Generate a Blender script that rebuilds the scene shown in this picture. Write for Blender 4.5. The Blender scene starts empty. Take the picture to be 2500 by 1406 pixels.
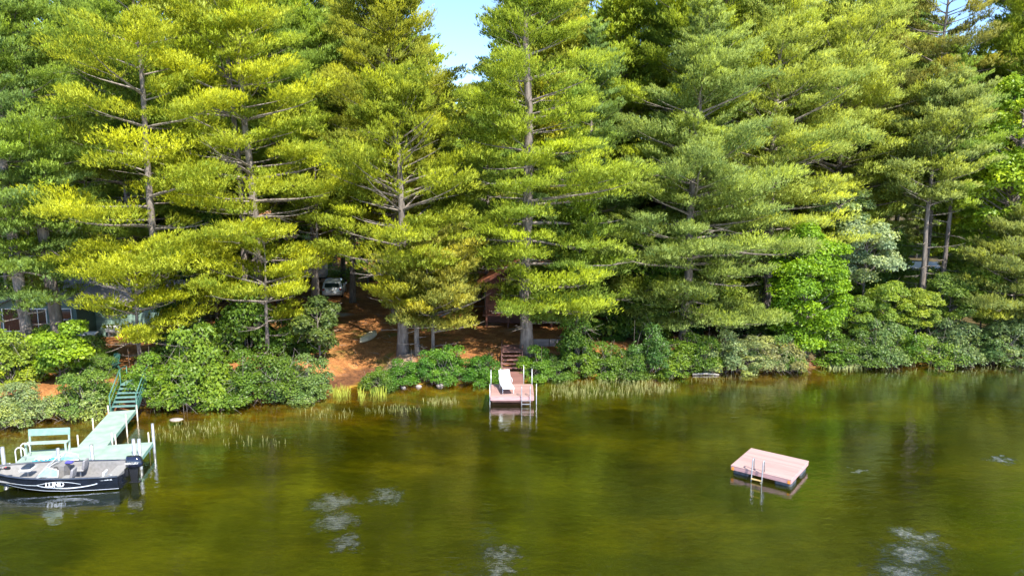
import bpy, math, random
import numpy as np
from mathutils import Vector, Matrix

# ------------------------------------------------------------------ camera, sky, sun, exposure
scene = bpy.context.scene
COL = scene.collection
CAM_H, PITCH, FPX = 12.0, math.radians(8.5), 1750.0
cam = bpy.data.cameras.new('camera')
cam.sensor_width = 36.0
cam.lens = 36.0 * FPX / 2500.0
cam.clip_start = 0.3
cam.clip_end = 3000
camo = bpy.data.objects.new('camera', cam)
COL.objects.link(camo)
camo.location = (0, 0, CAM_H)
camo.rotation_euler = (math.pi / 2 - PITCH, 0, 0)
scene.camera = camo

SUN_EL = math.radians(49)
SUN_AZ = math.atan2(0.52, -0.85)          # measured from +Y towards +X
w = bpy.data.worlds.new('World')
scene.world = w
w.use_nodes = True
nt = w.node_tree
nt.nodes.clear()
sky = nt.nodes.new('ShaderNodeTexSky')
sky.sky_type = 'NISHITA'
sky.sun_disc = False
sky.sun_elevation = SUN_EL
sky.sun_rotation = SUN_AZ
sky.air_density = 1.0
sky.dust_density = 0.0
sky.altitude = 2500
sky.ozone_density = 4.0
bg = nt.nodes.new('ShaderNodeBackground')
bg.inputs['Strength'].default_value = 0.15
wo = nt.nodes.new('ShaderNodeOutputWorld')
nt.links.new(sky.outputs[0], bg.inputs['Color'])
nt.links.new(bg.outputs[0], wo.inputs['Surface'])

sun = bpy.data.lights.new('sun', 'SUN')
sun.energy = 4.3
sun.angle = math.radians(0.6)
sun.color = (1.0, 0.95, 0.84)
suno = bpy.data.objects.new('sun', sun)
COL.objects.link(suno)
sd = Vector((math.sin(SUN_AZ) * math.cos(SUN_EL), math.cos(SUN_AZ) * math.cos(SUN_EL), math.sin(SUN_EL)))
suno.rotation_euler = sd.to_track_quat('Z', 'Y').to_euler()

scene.view_settings.view_transform = 'Standard'
scene.view_settings.look = 'None'
scene.view_settings.exposure = 1.30
scene.view_settings.gamma = 1.0
scene.view_settings.use_curve_mapping = False
scene.cycles.max_bounces = 6
scene.cycles.diffuse_bounces = 3
scene.cycles.glossy_bounces = 3
scene.cycles.transmission_bounces = 4
scene.cycles.transparent_max_bounces = 8
scene.cycles.use_denoising = True
scene.cycles.sample_clamp_indirect = 6

random.seed(7)

# ------------------------------------------------------------------ pixel -> place helper (2500 px wide photo)
def P(px, py, z=0.0):
    x = px - 1250.0
    y = py - 703.0
    r = (x, FPX * math.cos(PITCH) - y * math.sin(PITCH), -FPX * math.sin(PITCH) - y * math.cos(PITCH))
    t = (z - CAM_H) / r[2]
    return Vector((r[0] * t, r[1] * t, z))

def PX(px, Y, z=1.3):
    """x for a column of the photo at distance Y"""
    d = Y * math.cos(PITCH) + (CAM_H - z) * math.sin(PITCH)
    return (px - 1250.0) / FPX * d

def PZ(py, Y):
    a = PITCH + math.atan((py - 703.0) / FPX)
    return CAM_H - Y * math.tan(a)

# ------------------------------------------------------------------ mesh builder
class MB:
    def __init__(s):
        s.v = []; s.f = []; s.sm = []; s.mi = []; s.cur = 0
    def add(s, vs, fs, smooth=False, mtx=None):
        b = len(s.v)
        for p in vs:
            p = Vector(p)
            s.v.append(mtx @ p if mtx else p)
        for f in fs:
            s.f.append([b + i for i in f]); s.sm.append(smooth); s.mi.append(s.cur)
        return s
    def box(s, c, d, rz=0.0, rx=0.0, ry=0.0, bev=0.0):
        hx, hy, hz = d[0] / 2, d[1] / 2, d[2] / 2
        m = Matrix.Translation(Vector(c)) @ Matrix.Rotation(rz, 4, 'Z') @ Matrix.Rotation(ry, 4, 'Y') @ Matrix.Rotation(rx, 4, 'X')
        b = min(bev, hx * .9, hy * .9, hz * .9)
        if b <= 0:
            vs = [(x, y, z) for z in (-hz, hz) for (x, y) in ((-hx, -hy), (hx, -hy), (hx, hy), (-hx, hy))]
            fs = [(3, 2, 1, 0), (4, 5, 6, 7), (0, 1, 5, 4), (1, 2, 6, 5), (2, 3, 7, 6), (3, 0, 4, 7)]
            return s.add(vs, fs, False, m)
        def ring(x, y, z):
            return [(-x + b, -y, z), (x - b, -y, z), (x, -y + b, z), (x, y - b, z), (x - b, y, z), (-x + b, y, z), (-x, y - b, z), (-x, -y + b, z)]
        def ringi(x, y, z):
            return [(px * (x - b) / x, py * (y - b) / y, z) for px, py, z in ring(x, y, z)]
        rs = [ringi(hx, hy, -hz), ring(hx, hy, -hz + b), ring(hx, hy, hz - b), ringi(hx, hy, hz)]
        return s.loft(rs, True, m)
    def loft(s, rings, cap=True, mtx=None, smooth=False, closed=True):
        n = len(rings[0])
        vs = [p for r in rings for p in r]
        fs = []
        for i in range(len(rings) - 1):
            for j in range(n if closed else n - 1):
                k = (j + 1) % n
                fs.append((i * n + j, i * n + k, (i + 1) * n + k, (i + 1) * n + j))
        if cap:
            fs.append(tuple(reversed(range(n))))
            fs.append(tuple((len(rings) - 1) * n + j for j in range(n)))
        return s.add(vs, fs, smooth, mtx)
    def tube(s, pts, rad, n=8, cap=True, smooth=True):
        pts = [Vector(p) for p in pts]
        if not isinstance(rad, (list, tuple)):
            rad = [rad] * len(pts)
        rings = []
        t0 = (pts[1] - pts[0]).normalized()
        ref = Vector((0, 0, 1)) if abs(t0.z) < .9 else Vector((1, 0, 0))
        u = t0.cross(ref).normalized()
        for i, p in enumerate(pts):
            a = pts[max(i - 1, 0)]; c = pts[min(i + 1, len(pts) - 1)]
            t = (c - a).normalized()
            u = (u - t * u.dot(t)).normalized()
            v = t.cross(u)
            rings.append([p + (u * math.cos(2 * math.pi * k / n) + v * math.sin(2 * math.pi * k / n)) * rad[i] for k in range(n)])
        return s.loft(rings, cap, None, smooth)
    def prism(s, poly, z0, z1):
        n = len(poly)
        return s.loft([[(x, y, z0) for x, y in poly], [(x, y, z1) for x, y in poly]])
    def poly(s, pts):
        return s.add(pts, [tuple(range(len(pts)))])
    def build(s, name, mat, parent=None):
        me = bpy.data.meshes.new(name)
        me.from_pydata([tuple(p) for p in s.v], [], s.f)
        me.polygons.foreach_set('use_smooth', s.sm)
        for m in (mat if isinstance(mat, (list, tuple)) else [mat]):
            me.materials.append(m)
        me.polygons.foreach_set('material_index', s.mi)
        me.update()
        o = bpy.data.objects.new(name, me)
        COL.objects.link(o)
        if parent: o.parent = parent
        return o

def tag(o, label=None, cat=None, group=None, kind=None):
    if label: o['label'] = label
    if cat: o['category'] = cat
    if group: o['group'] = group
    if kind: o['kind'] = kind
    return o

def empty(name, loc, rz=0.0, label=None, cat=None, group=None):
    o = bpy.data.objects.new(name, None)
    COL.objects.link(o)
    o.location = loc
    o.rotation_euler = (0, 0, rz)
    o.empty_display_size = .3
    return tag(o, label, cat, group)

# ------------------------------------------------------------------ materials
def newmat(name):
    m = bpy.data.materials.new(name)
    m.use_nodes = True
    n = m.node_tree
    n.nodes.clear()
    out = n.nodes.new('ShaderNodeOutputMaterial')
    return m, n, out

def N(n, t, **kw):
    x = n.nodes.new(t)
    for k, v in kw.items(): setattr(x, k, v)
    return x

def ramp(n, fac, stops):
    r = N(n, 'ShaderNodeValToRGB')
    while len(r.color_ramp.elements) < len(stops): r.color_ramp.elements.new(.5)
    for e, (p, c) in zip(r.color_ramp.elements, stops):
        e.position = p; e.color = (*c, 1) if len(c) == 3 else c
    n.links.new(fac, r.inputs[0])
    return r.outputs[0]

def surf(name, c1, c2=None, rough=.6, metal=0, scale=6, stretch=(1, 1, 1), bump=0.0, bscale=20, spec=.5, coat=0, lo=.35, hi=.65):
    m, n, out = newmat(name)
    p = N(n, 'ShaderNodeBsdfPrincipled')
    n.links.new(p.outputs[0], out.inputs[0])
    p.inputs['Roughness'].default_value = rough
    p.inputs['Metallic'].default_value = metal
    p.inputs['Specular IOR Level'].default_value = spec
    p.inputs['Coat Weight'].default_value = coat
    tc = N(n, 'ShaderNodeTexCoord')
    mp = N(n, 'ShaderNodeMapping'); mp.inputs['Scale'].default_value = stretch
    n.links.new(tc.outputs['Object'], mp.inputs[0])
    if c2 is None: c2 = tuple(x * .8 for x in c1)
    tx = N(n, 'ShaderNodeTexNoise'); tx.inputs['Scale'].default_value = scale; tx.inputs['Detail'].default_value = 5
    n.links.new(mp.outputs[0], tx.inputs['Vector'])
    n.links.new(ramp(n, tx.outputs[0], [(lo, c2), (hi, c1)]), p.inputs['Base Color'])
    if bump:
        t2 = N(n, 'ShaderNodeTexNoise'); t2.inputs['Scale'].default_value = bscale; t2.inputs['Detail'].default_value = 4
        n.links.new(mp.outputs[0], t2.inputs['Vector'])
        b = N(n, 'ShaderNodeBump'); b.inputs['Strength'].default_value = bump; b.inputs['Distance'].default_value = .05
        n.links.new(t2.outputs[0], b.inputs['Height'])
        n.links.new(b.outputs[0], p.inputs['Normal'])
    return m

def leafmat(name, trans=.32, yellow=(1.62, 1.50, .6), dull=(.50, .66, .85), rough=.55, spec=.25):
    """foliage: the tree's own colour (object colour) varied per tuft and by a soft noise; pine clump tops painted brighter"""
    m, n, out = newmat(name)
    oi = N(n, 'ShaderNodeObjectInfo')
    at = N(n, 'ShaderNodeAttribute', attribute_name='tint')
    tc = N(n, 'ShaderNodeTexCoord')
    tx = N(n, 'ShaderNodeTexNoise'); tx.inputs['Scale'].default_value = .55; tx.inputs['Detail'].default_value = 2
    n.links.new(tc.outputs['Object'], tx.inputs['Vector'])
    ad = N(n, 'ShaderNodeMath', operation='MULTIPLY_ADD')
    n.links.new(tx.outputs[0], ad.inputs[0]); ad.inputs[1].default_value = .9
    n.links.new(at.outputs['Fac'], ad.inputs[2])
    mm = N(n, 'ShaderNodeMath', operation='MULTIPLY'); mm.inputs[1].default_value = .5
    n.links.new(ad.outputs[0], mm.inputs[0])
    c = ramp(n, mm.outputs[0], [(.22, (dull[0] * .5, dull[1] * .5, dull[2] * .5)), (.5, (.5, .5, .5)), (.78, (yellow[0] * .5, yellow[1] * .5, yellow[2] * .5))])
    mx = N(n, 'ShaderNodeMix', data_type='RGBA', blend_type='MULTIPLY'); mx.inputs['Factor'].default_value = 1
    n.links.new(oi.outputs['Color'], mx.inputs['A'])
    n.links.new(c, mx.inputs['B'])
    m2 = N(n, 'ShaderNodeMix', data_type='RGBA', blend_type='MULTIPLY'); m2.inputs['Factor'].default_value = 1
    n.links.new(mx.outputs['Result'], m2.inputs['A']); m2.inputs['B'].default_value = (2, 2, 2, 1)
    p = N(n, 'ShaderNodeBsdfPrincipled')
    p.inputs['Roughness'].default_value = rough; p.inputs['Specular IOR Level'].default_value = spec
    n.links.new(m2.outputs['Result'], p.inputs['Base Color'])
    tr = N(n, 'ShaderNodeBsdfTranslucent')
    n.links.new(m2.outputs['Result'], tr.inputs['Color'])
    ms = N(n, 'ShaderNodeMixShader'); ms.inputs[0].default_value = trans
    n.links.new(p.outputs[0], ms.inputs[1]); n.links.new(tr.outputs[0], ms.inputs[2])
    n.links.new(ms.outputs[0], out.inputs[0])
    return m

NEEDLE = leafmat('pine_needles', .42)
LEAF = leafmat('broad_leaves', .42, yellow=(1.6, 1.38, .5), rough=.45, spec=.4)
BARK = surf('bark', (.235, .195, .17), (.10, .08, .068), .9, scale=7, stretch=(1, 1, .22), bump=.9, bscale=16)
TWIG = surf('twigs', (.30, .255, .22), (.13, .10, .085), .9, scale=5)
# ------------------------------------------------------------------ fast leaf meshes
def npmesh(name, verts, nper, mat, tint=None, normals=None):
    """verts: (n*nper,3), one polygon per nper verts"""
    me = bpy.data.meshes.new(name)
    nv = len(verts); nf = nv // nper
    me.vertices.add(nv); me.vertices.foreach_set('co', verts.astype(np.float32).ravel())
    me.loops.add(nv); me.loops.foreach_set('vertex_index', np.arange(nv, dtype=np.int32))
    me.polygons.add(nf); me.polygons.foreach_set('loop_start', np.arange(0, nv, nper, dtype=np.int32))
    me.polygons.foreach_set('loop_total', np.full(nf, nper, dtype=np.int32))
    if tint is not None:
        a = me.attributes.new('tint', 'FLOAT', 'POINT')
        a.data.foreach_set('value', np.repeat(tint, nper).astype(np.float32))
    me.materials.append(mat)
    me.update(calc_edges=True)
    if normals is not None:
        me.polygons.foreach_set('use_smooth', np.ones(nf, dtype=bool))
        me.normals_split_custom_set_from_vertices(np.repeat(normals, nper, 0).astype(np.float32))
    return me

def nrm(a):
    return a / np.maximum(np.linalg.norm(a, axis=-1, keepdims=True), 1e-6)

def needle_blades(rng, C, Dv, size, tint, nt_=14, nb=4, bl=.24, bw=.055, thick=.42, Pn=None):
    """clumps of splayed needle tufts: C centres, Dv twig directions, size radii"""
    n = len(C)
    up = np.array([0, 0, 1.0])
    side = nrm(np.cross(Dv, up) + 1e-4)
    th = rng.random((n, nt_)) * 2 * np.pi
    r = np.sqrt(rng.random((n, nt_)))
    u = r * np.cos(th) * 1.25; v = r * np.sin(th) * .85
    wz = np.sqrt(np.maximum(0, 1 - r * r)) * (rng.random((n, nt_)) ** .4) - .25 * (rng.random((n, nt_)) < .3)
    s = size[:, None, None]
    T = C[:, None, :] + s * (u[..., None] * Dv[:, None, :] + v[..., None] * side[:, None, :] + thick * wz[..., None] * up)
    O = nrm(T - C[:, None, :] + np.array([0, 0, .02]))
    PP = np.repeat(np.repeat(Pn[:, None, :], nt_, 1).reshape(-1, 3), nb, 0)
    tt = tint[:, None] + rng.normal(0, .08, (n, nt_)) + .22 * (wz - .4)  # higher tufts tinted brighter: light on the clump top put into the colour
    T = np.repeat(T.reshape(-1, 3), nb, 0); O = np.repeat(O.reshape(-1, 3), nb, 0)
    D2 = np.repeat(np.repeat(Dv[:, None, :], nt_, 1).reshape(-1, 3), nb, 0)
    tt = np.repeat(tt.reshape(-1), nb)
    m = len(T)
    d = nrm(.30 * up + .55 * D2 + .6 * O + .42 * rng.normal(0, 1, (m, 3)))
    sd_ = nrm(np.cross(d, up) + .45 * rng.normal(0, 1, (m, 3)))
    L = bl * (.7 + .6 * rng.random((m, 1)))
    V = np.stack([T - sd_ * bw / 2 - d * L * .25, T + sd_ * bw / 2 - d * L * .25, T + d * L * .75], 1)
    Nn = nrm(.75 * O + .85 * PP + .15 * up + .2 * rng.normal(0, 1, (m, 3)))
    g = np.cross(V[:, 1] - V[:, 0], V[:, 2] - V[:, 0])
    fl = (g * Nn).sum(1) < 0
    V[fl] = V[fl][:, ::-1]
    return V.reshape(-1, 3), tt, Nn

def tubes_np(segs, n=4):
    """segs: list of (p0,p1,r0,r1) -> quads (not shared verts)"""
    A = np.array([s[0] for s in segs]); B = np.array([s[1] for s in segs])
    r0 = np.array([s[2] for s in segs])[:, None]; r1 = np.array([s[3] for s in segs])[:, None]
    t = nrm(B - A)
    ref = np.where(np.abs(t[:, 2:3]) < .9, np.array([[0, 0, 1.0]]), np.array([[1.0, 0, 0]]))
    u = nrm(np.cross(t, ref)); v = np.cross(t, u)
    out = []
    for k in range(n):
        a0 = 2 * np.pi * k / n; a1 = 2 * np.pi * (k + 1) / n
        e0 = u * np.cos(a0) + v * np.sin(a0); e1 = u * np.cos(a1) + v * np.sin(a1)
        out.append(np.stack([A + e0 * r0, A + e1 * r0, B + e1 * r1, B + e0 * r1], 1))
    return np.concatenate(out, 0).reshape(-1, 3)

def trunk_mesh(rng, H, r, lean=(0, 0), n=12, top=.97, wob=.12, zb=-.6):
    k = 22
    ph = rng.random(4) * 6.28
    pts = []; rad = []
    for i in range(k):
        t = i / (k - 1)
        z = H * top * t
        pts.append(Vector((lean[0] * z + wob * math.sin(z * .35 + ph[0]) * min(1, z / 6), lean[1] * z + wob * math.sin(z * .3 + ph[1]) * min(1, z / 6), z if i else zb)))
        rad.append(r * (1.35 if i == 0 else (1 - t) ** .75 + .02))
    mb = MB(); mb.tube(pts, rad, n)
    # bark lumps
    for i, p in enumerate(mb.v):
        c = pts[i // n]
        p += (p - c) * (.09 * math.sin(i * 12.9898 + ph[2]))
    return mb, pts

def axis_at(pts, z):
    for a, b in zip(pts[:-1], pts[1:]):
        if b.z >= z: 
            t = (z - a.z) / max(1e-6, b.z - a.z)
            return a.lerp(b, t)
    return pts[-1]

def pine_meshes(seed, H=27, r=.34, crown_r=4.2, base=.18, widest=.38, lean=(0, 0), whorl=.75, per=5, dens=1.0,
                bare=.3, inner=.35, rise_top=.75, rise_low=.02, nt_=18, nb=4, bl=.205, bw=.054, csize=.58, thick=.9, padr=.82, fill=1.0, clear=None, thin=0.0, trunk_n=12, keep=None, skew=None, lowdead=1.0, lake=0.0):
    rng = np.random.default_rng(seed)
    whorl *= 1.22
    mb, pts = trunk_mesh(rng, H, r, lean, trunk_n)
    segs = []
    Cs, Ds, Ss, Ts, Ps = [], [], [], [], []
    z = H * .06
    a0 = rng.random() * 6.28
    while z < H - .3:
        t = z / H
        if t < base:
            R = crown_r * .55; live = False
        else:
            tt = (t - base) / (1 - base)
            wd = (widest - base) / (1 - base)
            R = crown_r * ((.62 + .38 * math.sin(min(1, tt / max(wd, .01)) * math.pi / 2)) if tt < wd else max(.06, (1 - (tt - wd) / (1 - wd)) ** .85))
            live = True
        nbr = per if live else max(1, int(2.2 * lowdead))
        if not live and rng.random() > .75 * lowdead:
            z += whorl; continue
        wh = rng.random() * 6.28
        for b in range(nbr):
            az = wh + 6.283 * (b + rng.normal(0, .16)) / nbr
            L = R * (.55 + .68 * rng.random())
            if skew is not None: L *= 1 + skew[1] * math.cos(az - skew[0])
            L *= 1 + lake * math.cos(az + math.pi / 2)
            L = max(L, .35)
            zz = z + rng.normal(0, .18)
            p0 = np.array(axis_at(pts, zz))
            lift = rise_low + (rise_top - rise_low) * max(0, t - .25) ** 1.2 / .66
            lift += rng.normal(0, .09)
            hd = np.array([math.cos(az), math.sin(az), 0.0])
            K = 5
            bp = [p0]
            dv = []
            cz = lift
            sag = .10 * (1 - t)
            aa = 0
            for k in range(K):
                aa += rng.normal(0, .07)
                ca, sa = math.cos(aa), math.sin(aa)
                h2 = np.array([hd[0] * ca - hd[1] * sa, hd[0] * sa + hd[1] * ca, 0])
                el = cz - sag * math.sin(k / (K - 1) * math.pi) + .16 * (k / (K - 1)) ** 2
                d = h2 * math.cos(el) + np.array([0, 0, math.sin(el)])
                bp.append(bp[-1] + d * L / K); dv.append(d)
            br = .012 + .014 * L * (1 if live else .6)
            for k in range(K):
                segs.append((bp[k], bp[k + 1], br * (1 - k / K) + .006, br * (1 - (k + 1) / K) + .006))
            dead = (not live) or (rng.random() < bare * max(0, 1 - t * 1.6))
            if dead or thin > 0 and rng.random() < thin:
                for q in range(int(3 + L * 2)):
                    k = rng.integers(1, K)
                    s_ = 1 if rng.random() < .5 else -1
                    d = nrm(dv[k] * .8 + s_ * np.cross(dv[k], [0, 0, 1]) * .8 + np.array([0, 0, rng.normal(0, .25)]))
                    l_ = (.3 + .5 * rng.random()) * min(1.6, L * .45)
                    segs.append((bp[k], bp[k] + d * l_, .012, .004))
                continue
            # foliage in separate rounded pads on the outer part of the limb
            bpa = np.array(bp); dva = np.array(dv)
            npad = 1 + int(L * (.54 if t < .8 else .8) * dens + rng.random() * .9)
            bt = rng.normal(0, .10)
            for q in range(npad):
                tp = 1.0 - (q / max(1, npad)) * (1 - inner) * .95 - .05 * rng.random() if q else 1.0
                la = 0 if q == 0 else (1 if q % 2 else -1) * (.12 + .22 * rng.random()) * L * math.sin(min(1, tp) * 2.2)
                k = min(K - 1, int(tp * K * .999)); fr = tp * K - k
                sv = nrm(np.cross(dva[k], np.array([0, 0, 1.0])))
                pc = bpa[k] + dva[k] * fr * L / K + sv * la
                pc[2] += .08 * abs(la) + rng.normal(0, .10)
                if la: segs.append((bpa[max(0, k - 1)], pc, .018, .007))
                pr = padr * (.62 + .13 * min(L, 4.5)) * (.8 + .45 * rng.random())
                if t > .85: pr *= .75
                m = max(4, int(10.5 * (pr / .6) ** 1.5 * fill))
                kk = np.arange(m); rr = np.sqrt((kk + .5) / m); ph = kk * 2.39996 + rng.random() * 6
                qx = rr * np.cos(ph) + rng.normal(0, .07, m); qy = rr * np.sin(ph) + rng.normal(0, .07, m)
                d0 = nrm(dva[k] * np.array([1, 1, .6]) + sv * la * .3)
                s0 = nrm(np.cross(d0, np.array([0, 0, 1.0])))
                dome = np.sqrt(np.maximum(0, 1 - rr ** 2))
                off = d0[None] * (qx * pr * 1.3)[:, None] + s0[None] * (qy * pr * .95)[:, None]
                off[:, 2] += pr * (.42 * dome + .10 * np.sin(ph * 1.7) + rng.normal(0, .06, m))
                Cs.append(pc + off)
                Ds.append(nrm(d0[None] * .7 + off * .9))
                Ps.append(nrm(off * np.array([.6, .6, 1.0]) + np.array([0, 0, .25]) * pr))
                Ss.append(pr * .40 * (.8 + .4 * rng.random(m)))
                Ts.append(np.clip(.46 + bt + rng.normal(0, .07) + .16 * dome + rng.normal(0, .07, m), 0, 1))  # pad tops get a brighter tint, painted in for light from above
        z += whorl * (.75 + .5 * rng.random()) * (1 if t < .7 else .75)
    C = np.concatenate(Cs); D = np.concatenate(Ds); S = np.concatenate(Ss); T = np.concatenate(Ts); Pn = np.concatenate(Ps)
    if clear is not None:
        kp = clear(C, rng); C, D, S, T, Pn = C[kp], D[kp], S[kp], T[kp], Pn[kp]
    V, tt, Nn = needle_blades(rng, C, D, S, T, nt_, nb, bl, bw, thick, Pn)
    return mb, segs, V, tt, Nn

def tint_of(c, k=1.0):
    return (min(.75, c[0] * 2.05 * k), min(.75, c[1] * 2.0 * k), min(.5, c[2] * 1.6 * k), 1)

SUNNY = [(-11.3, 50.5, 1.9, 5.0), (-16.0, 65.0, 1.8, 3.0), (-20.9, 74.0, 2.8, 2.8), (-26.5, 49.5, 2.0, 2.0), (-4.8, 55.3, 2.2, 2.0)]
GAPS = [(0, 762, 58, 832), (742, 655, 852, 738), (800, 735, 940, 905), (1150, 650, 1250, 705), (1150, 700, 1225, 800), (425, 655, 480, 700), (205, 800, 300, 880), (215, 690, 330, 745), (1055, -200, 1185, 122), (385, -200, 425, 60), (135, -200, 220, 8), (2290, -200, 2370, 60), (285, 880, 345, 1010), (140, 745, 190, 830), (2130, 640, 2330, 760)]
def gap_fn(loc):
    def fn(C, rng):
        x = C[:, 0] + loc[0]; y = C[:, 1] + loc[1]; z = C[:, 2] + loc[2] - CAM_H
        f_ = y * math.cos(PITCH) - z * math.sin(PITCH); u_ = y * math.sin(PITCH) + z * math.cos(PITCH)
        px = 1250 + FPX * x / f_; py = 703 - FPX * u_ / f_
        keep = np.ones(len(C), bool)
        for a, b, c, d in GAPS:
            e = rng.normal(0, 9, len(C))
            keep &= ~((px > a + e) & (px < c + e) & (py > b + e) & (py < d + e))
        # openings in the canopy that let the sun down onto the clearing, the car and the trailer
        k = (C[:, 2] + loc[2] - 1.4) / sd.z
        gx_ = C[:, 0] + loc[0] - sd.x * k; gy_ = C[:, 1] + loc[1] - sd.y * k
        for cx, cy, rx, ry in SUNNY:
            inn = ((gx_ - cx) / rx) ** 2 + ((gy_ - cy) / ry) ** 2 < 1
            keep &= ~(inn & (rng.random(len(C)) < .82))
        return keep
    return fn

def make_pine(label, loc, seed, color, rz=0.0, group=None, name='pine_tree', **kw):
    if group is None: kw['clear'] = gap_fn(loc)
    mb, segs, V, tt, Nn = pine_meshes(seed, **kw)
    root = empty(name, loc, rz, label, 'tree', group)
    mb.build('trunk', BARK, root)
    o = bpy.data.objects.new('branches', npmesh('branches', tubes_np(segs), 4, TWIG)); COL.objects.link(o); o.parent = root
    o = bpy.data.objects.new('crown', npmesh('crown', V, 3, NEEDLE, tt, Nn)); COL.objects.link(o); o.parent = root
    o.color = tint_of(color)
    return root

def leaf_quads(rng, C, Nn, tint, size):
    m = len(C)
    nn = nrm(Nn + .55 * rng.normal(0, 1, (m, 3)))
    t = nrm(np.cross(nn, rng.normal(0, 1, (m, 3))))
    b = np.cross(nn, t)
    L = size * (.7 + .6 * rng.random((m, 1)))
    V = np.stack([C - t * L * .5, C + b * L * .32, C + t * L * .5, C - b * L * .32], 1)
    return V.reshape(-1, 3), tint

def lobes_foliage(rng, lobes, per_m2, size, drop=.0):
    """lobes: list of (centre, radii) ellipsoids; leaves in a rough shell"""
    Vs, Ts = [], []
    for c, r in lobes:
        area = 4 * math.pi * ((r[0] * r[1]) ** .8 + (r[0] * r[2]) ** .8 + (r[1] * r[2]) ** .8) / 3
        n = int(area * per_m2)
        d = nrm(rng.normal(0, 1, (n, 3)))
        d[:, 2] = np.where(d[:, 2] < -.35, -d[:, 2], d[:, 2])
        # lumpy shell
        ph = rng.random(3) * 6.28
        lump = 1 + .16 * np.sin(d[:, 0] * 6 + ph[0]) * np.sin(d[:, 1] * 6 + ph[1]) * np.sin(d[:, 2] * 5 + ph[2]) * 2
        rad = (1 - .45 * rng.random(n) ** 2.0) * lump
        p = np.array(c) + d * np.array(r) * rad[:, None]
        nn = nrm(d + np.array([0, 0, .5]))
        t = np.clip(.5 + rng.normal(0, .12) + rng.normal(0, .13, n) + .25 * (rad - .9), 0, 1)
        v, t = leaf_quads(rng, p, nn, t, size)
        Vs.append(v); Ts.append(t)
    return np.concatenate(Vs), np.concatenate(Ts)

def broad_meshes(seed, H=9, r=.12, crown=(2.6, 2.6, 3.2), n_lobes=26, lobe=.85, per_m2=60, size=.2, base=.25, stems=1, open_=.0, lean=(0, 0)):
    rng = np.random.default_rng(seed)
    mb, pts = trunk_mesh(rng, H * .93, r, lean, 8, .95, .15)
    segs = []
    zc = H - crown[2]
    lobes = []
    for i in range(n_lobes):
        while True:
            q = rng.random(3) * 2 - 1
            if .25 < np.linalg.norm(q) < 1: break
        q = q * (np.linalg.norm(q) ** -.35)
        c = np.array([q[0] * crown[0], q[1] * crown[1], zc + q[2] * crown[2]])
        c[0] += lean[0] * c[2]; c[1] += lean[1] * c[2]
        if c[2] < H * base * .6: c[2] = H * base * .6 + rng.random() * .5
        s = lobe * (.65 + .7 * rng.random())
        lobes.append((c, (s * 1.15, s * 1.15, s * .72)))
        a = np.array(axis_at(pts, max(.4, min(c[2] - .5 * np.linalg.norm(c[:2]) - .2, H * .85))))
        mid = (a + c) / 2 + rng.normal(0, .12, 3)
        segs.append((a, mid, r * .35, r * .2)); segs.append((mid, c, r * .2, .008))
        for k in range(4):
            e = c + rng.normal(0, 1, 3) * s * .55
            segs.append((c * .8 + mid * .2, e, .014, .004))
    V, tt = lobes_foliage(rng, lobes, per_m2, size)
    return mb, segs, V, tt

def make_broad(label, loc, seed, color, rz=0, group=None, name='leafy_tree', cat='tree', scale=1, **kw):
    mb, segs, V, tt = broad_meshes(seed, **kw)
    root = empty(name, loc, rz, label, cat, group)
    root.scale = (scale,) * 3
    mb.build('trunk', BARK, root)
    o = bpy.data.objects.new('branches', npmesh('branches', tubes_np(segs), 4, TWIG)); COL.objects.link(o); o.parent = root
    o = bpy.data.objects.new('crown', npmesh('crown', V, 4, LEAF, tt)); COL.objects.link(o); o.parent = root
    o.color = tint_of(color, .72)
    return root

def dup(src, loc, rz, scale, label, color=None, group=None):
    r = src.copy(); COL.objects.link(r)
    r.location = loc; r.rotation_euler = (0, 0, rz); r.scale = scale if hasattr(scale, '__len__') else (scale,) * 3
    r['label'] = label
    if group: r['group'] = group
    for ch in src.children:
        c = ch.copy(); COL.objects.link(c); c.parent = r
        if color is not None and (c.name.startswith('crown') or c.name.startswith('leaves')):
            c.color = tint_of(color, .75 if c.name.startswith('leaves') else (.72 if src.name.startswith('leafy') else 1))
    return r

# ------------------------------------------------------------------ terrain
SHORE = [(-260, 20), (-60, 27), (-36, 32), (-28, 33.6), (-25.5, 34.4), (-20, 36.6), (-16.7, 37.7), (-10.9, 39.4), (-9.6, 40.8), (-6.1, 41.4), (-1.2, 42.1), (3.8, 43.5), (11.6, 44.0), (17.1, 44.7), (21.7, 46.2), (34.6, 47.1), (60, 49), (260, 60)]
SX = np.array([s[0] for s in SHORE], float); SY = np.array([s[1] for s in SHORE], float)
def shore(x): return np.interp(x, SX, SY)
def sstep(t):
    t = np.clip(t, 0, 1); return t * t * (3 - 2 * t)
def ground_z(x, y):
    x = np.asarray(x, float); y = np.asarray(y, float)
    d = y - shore(x) + .35 * np.sin(x * 1.7) * np.exp(-((y - shore(x)) / 4) ** 2) + .2 * np.sin(x * 4.1 + y)
    beach = np.exp(-((x + 9.2) / 2.0) ** 2)
    w_ = 2.0 + 5.5 * beach - 1.0 * np.exp(-((x + 19.6) / 1.5) ** 2)
    land = .05 + 1.1 * sstep(d / w_) + .012 * np.clip(d, 0, 200) + .055 * np.clip(d - 48, 0, 300)
    land = land + .10 * np.sin(x * .5 + 1) * np.sin(y * .43) * sstep((d - 3) / 5)
    bed = -.05 - 1.7 * (1 - np.exp(np.clip(d, -80, 0) / np.interp(x, [-12, 4], [14.0, 7.0]))) + .06 * np.sin(x * .9 + .3 * y) * np.sin(y * 1.1) * sstep(-d / 3)
    return np.where(d > 0, land, bed)
def gz(x, y): return float(ground_z(x, y))

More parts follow.
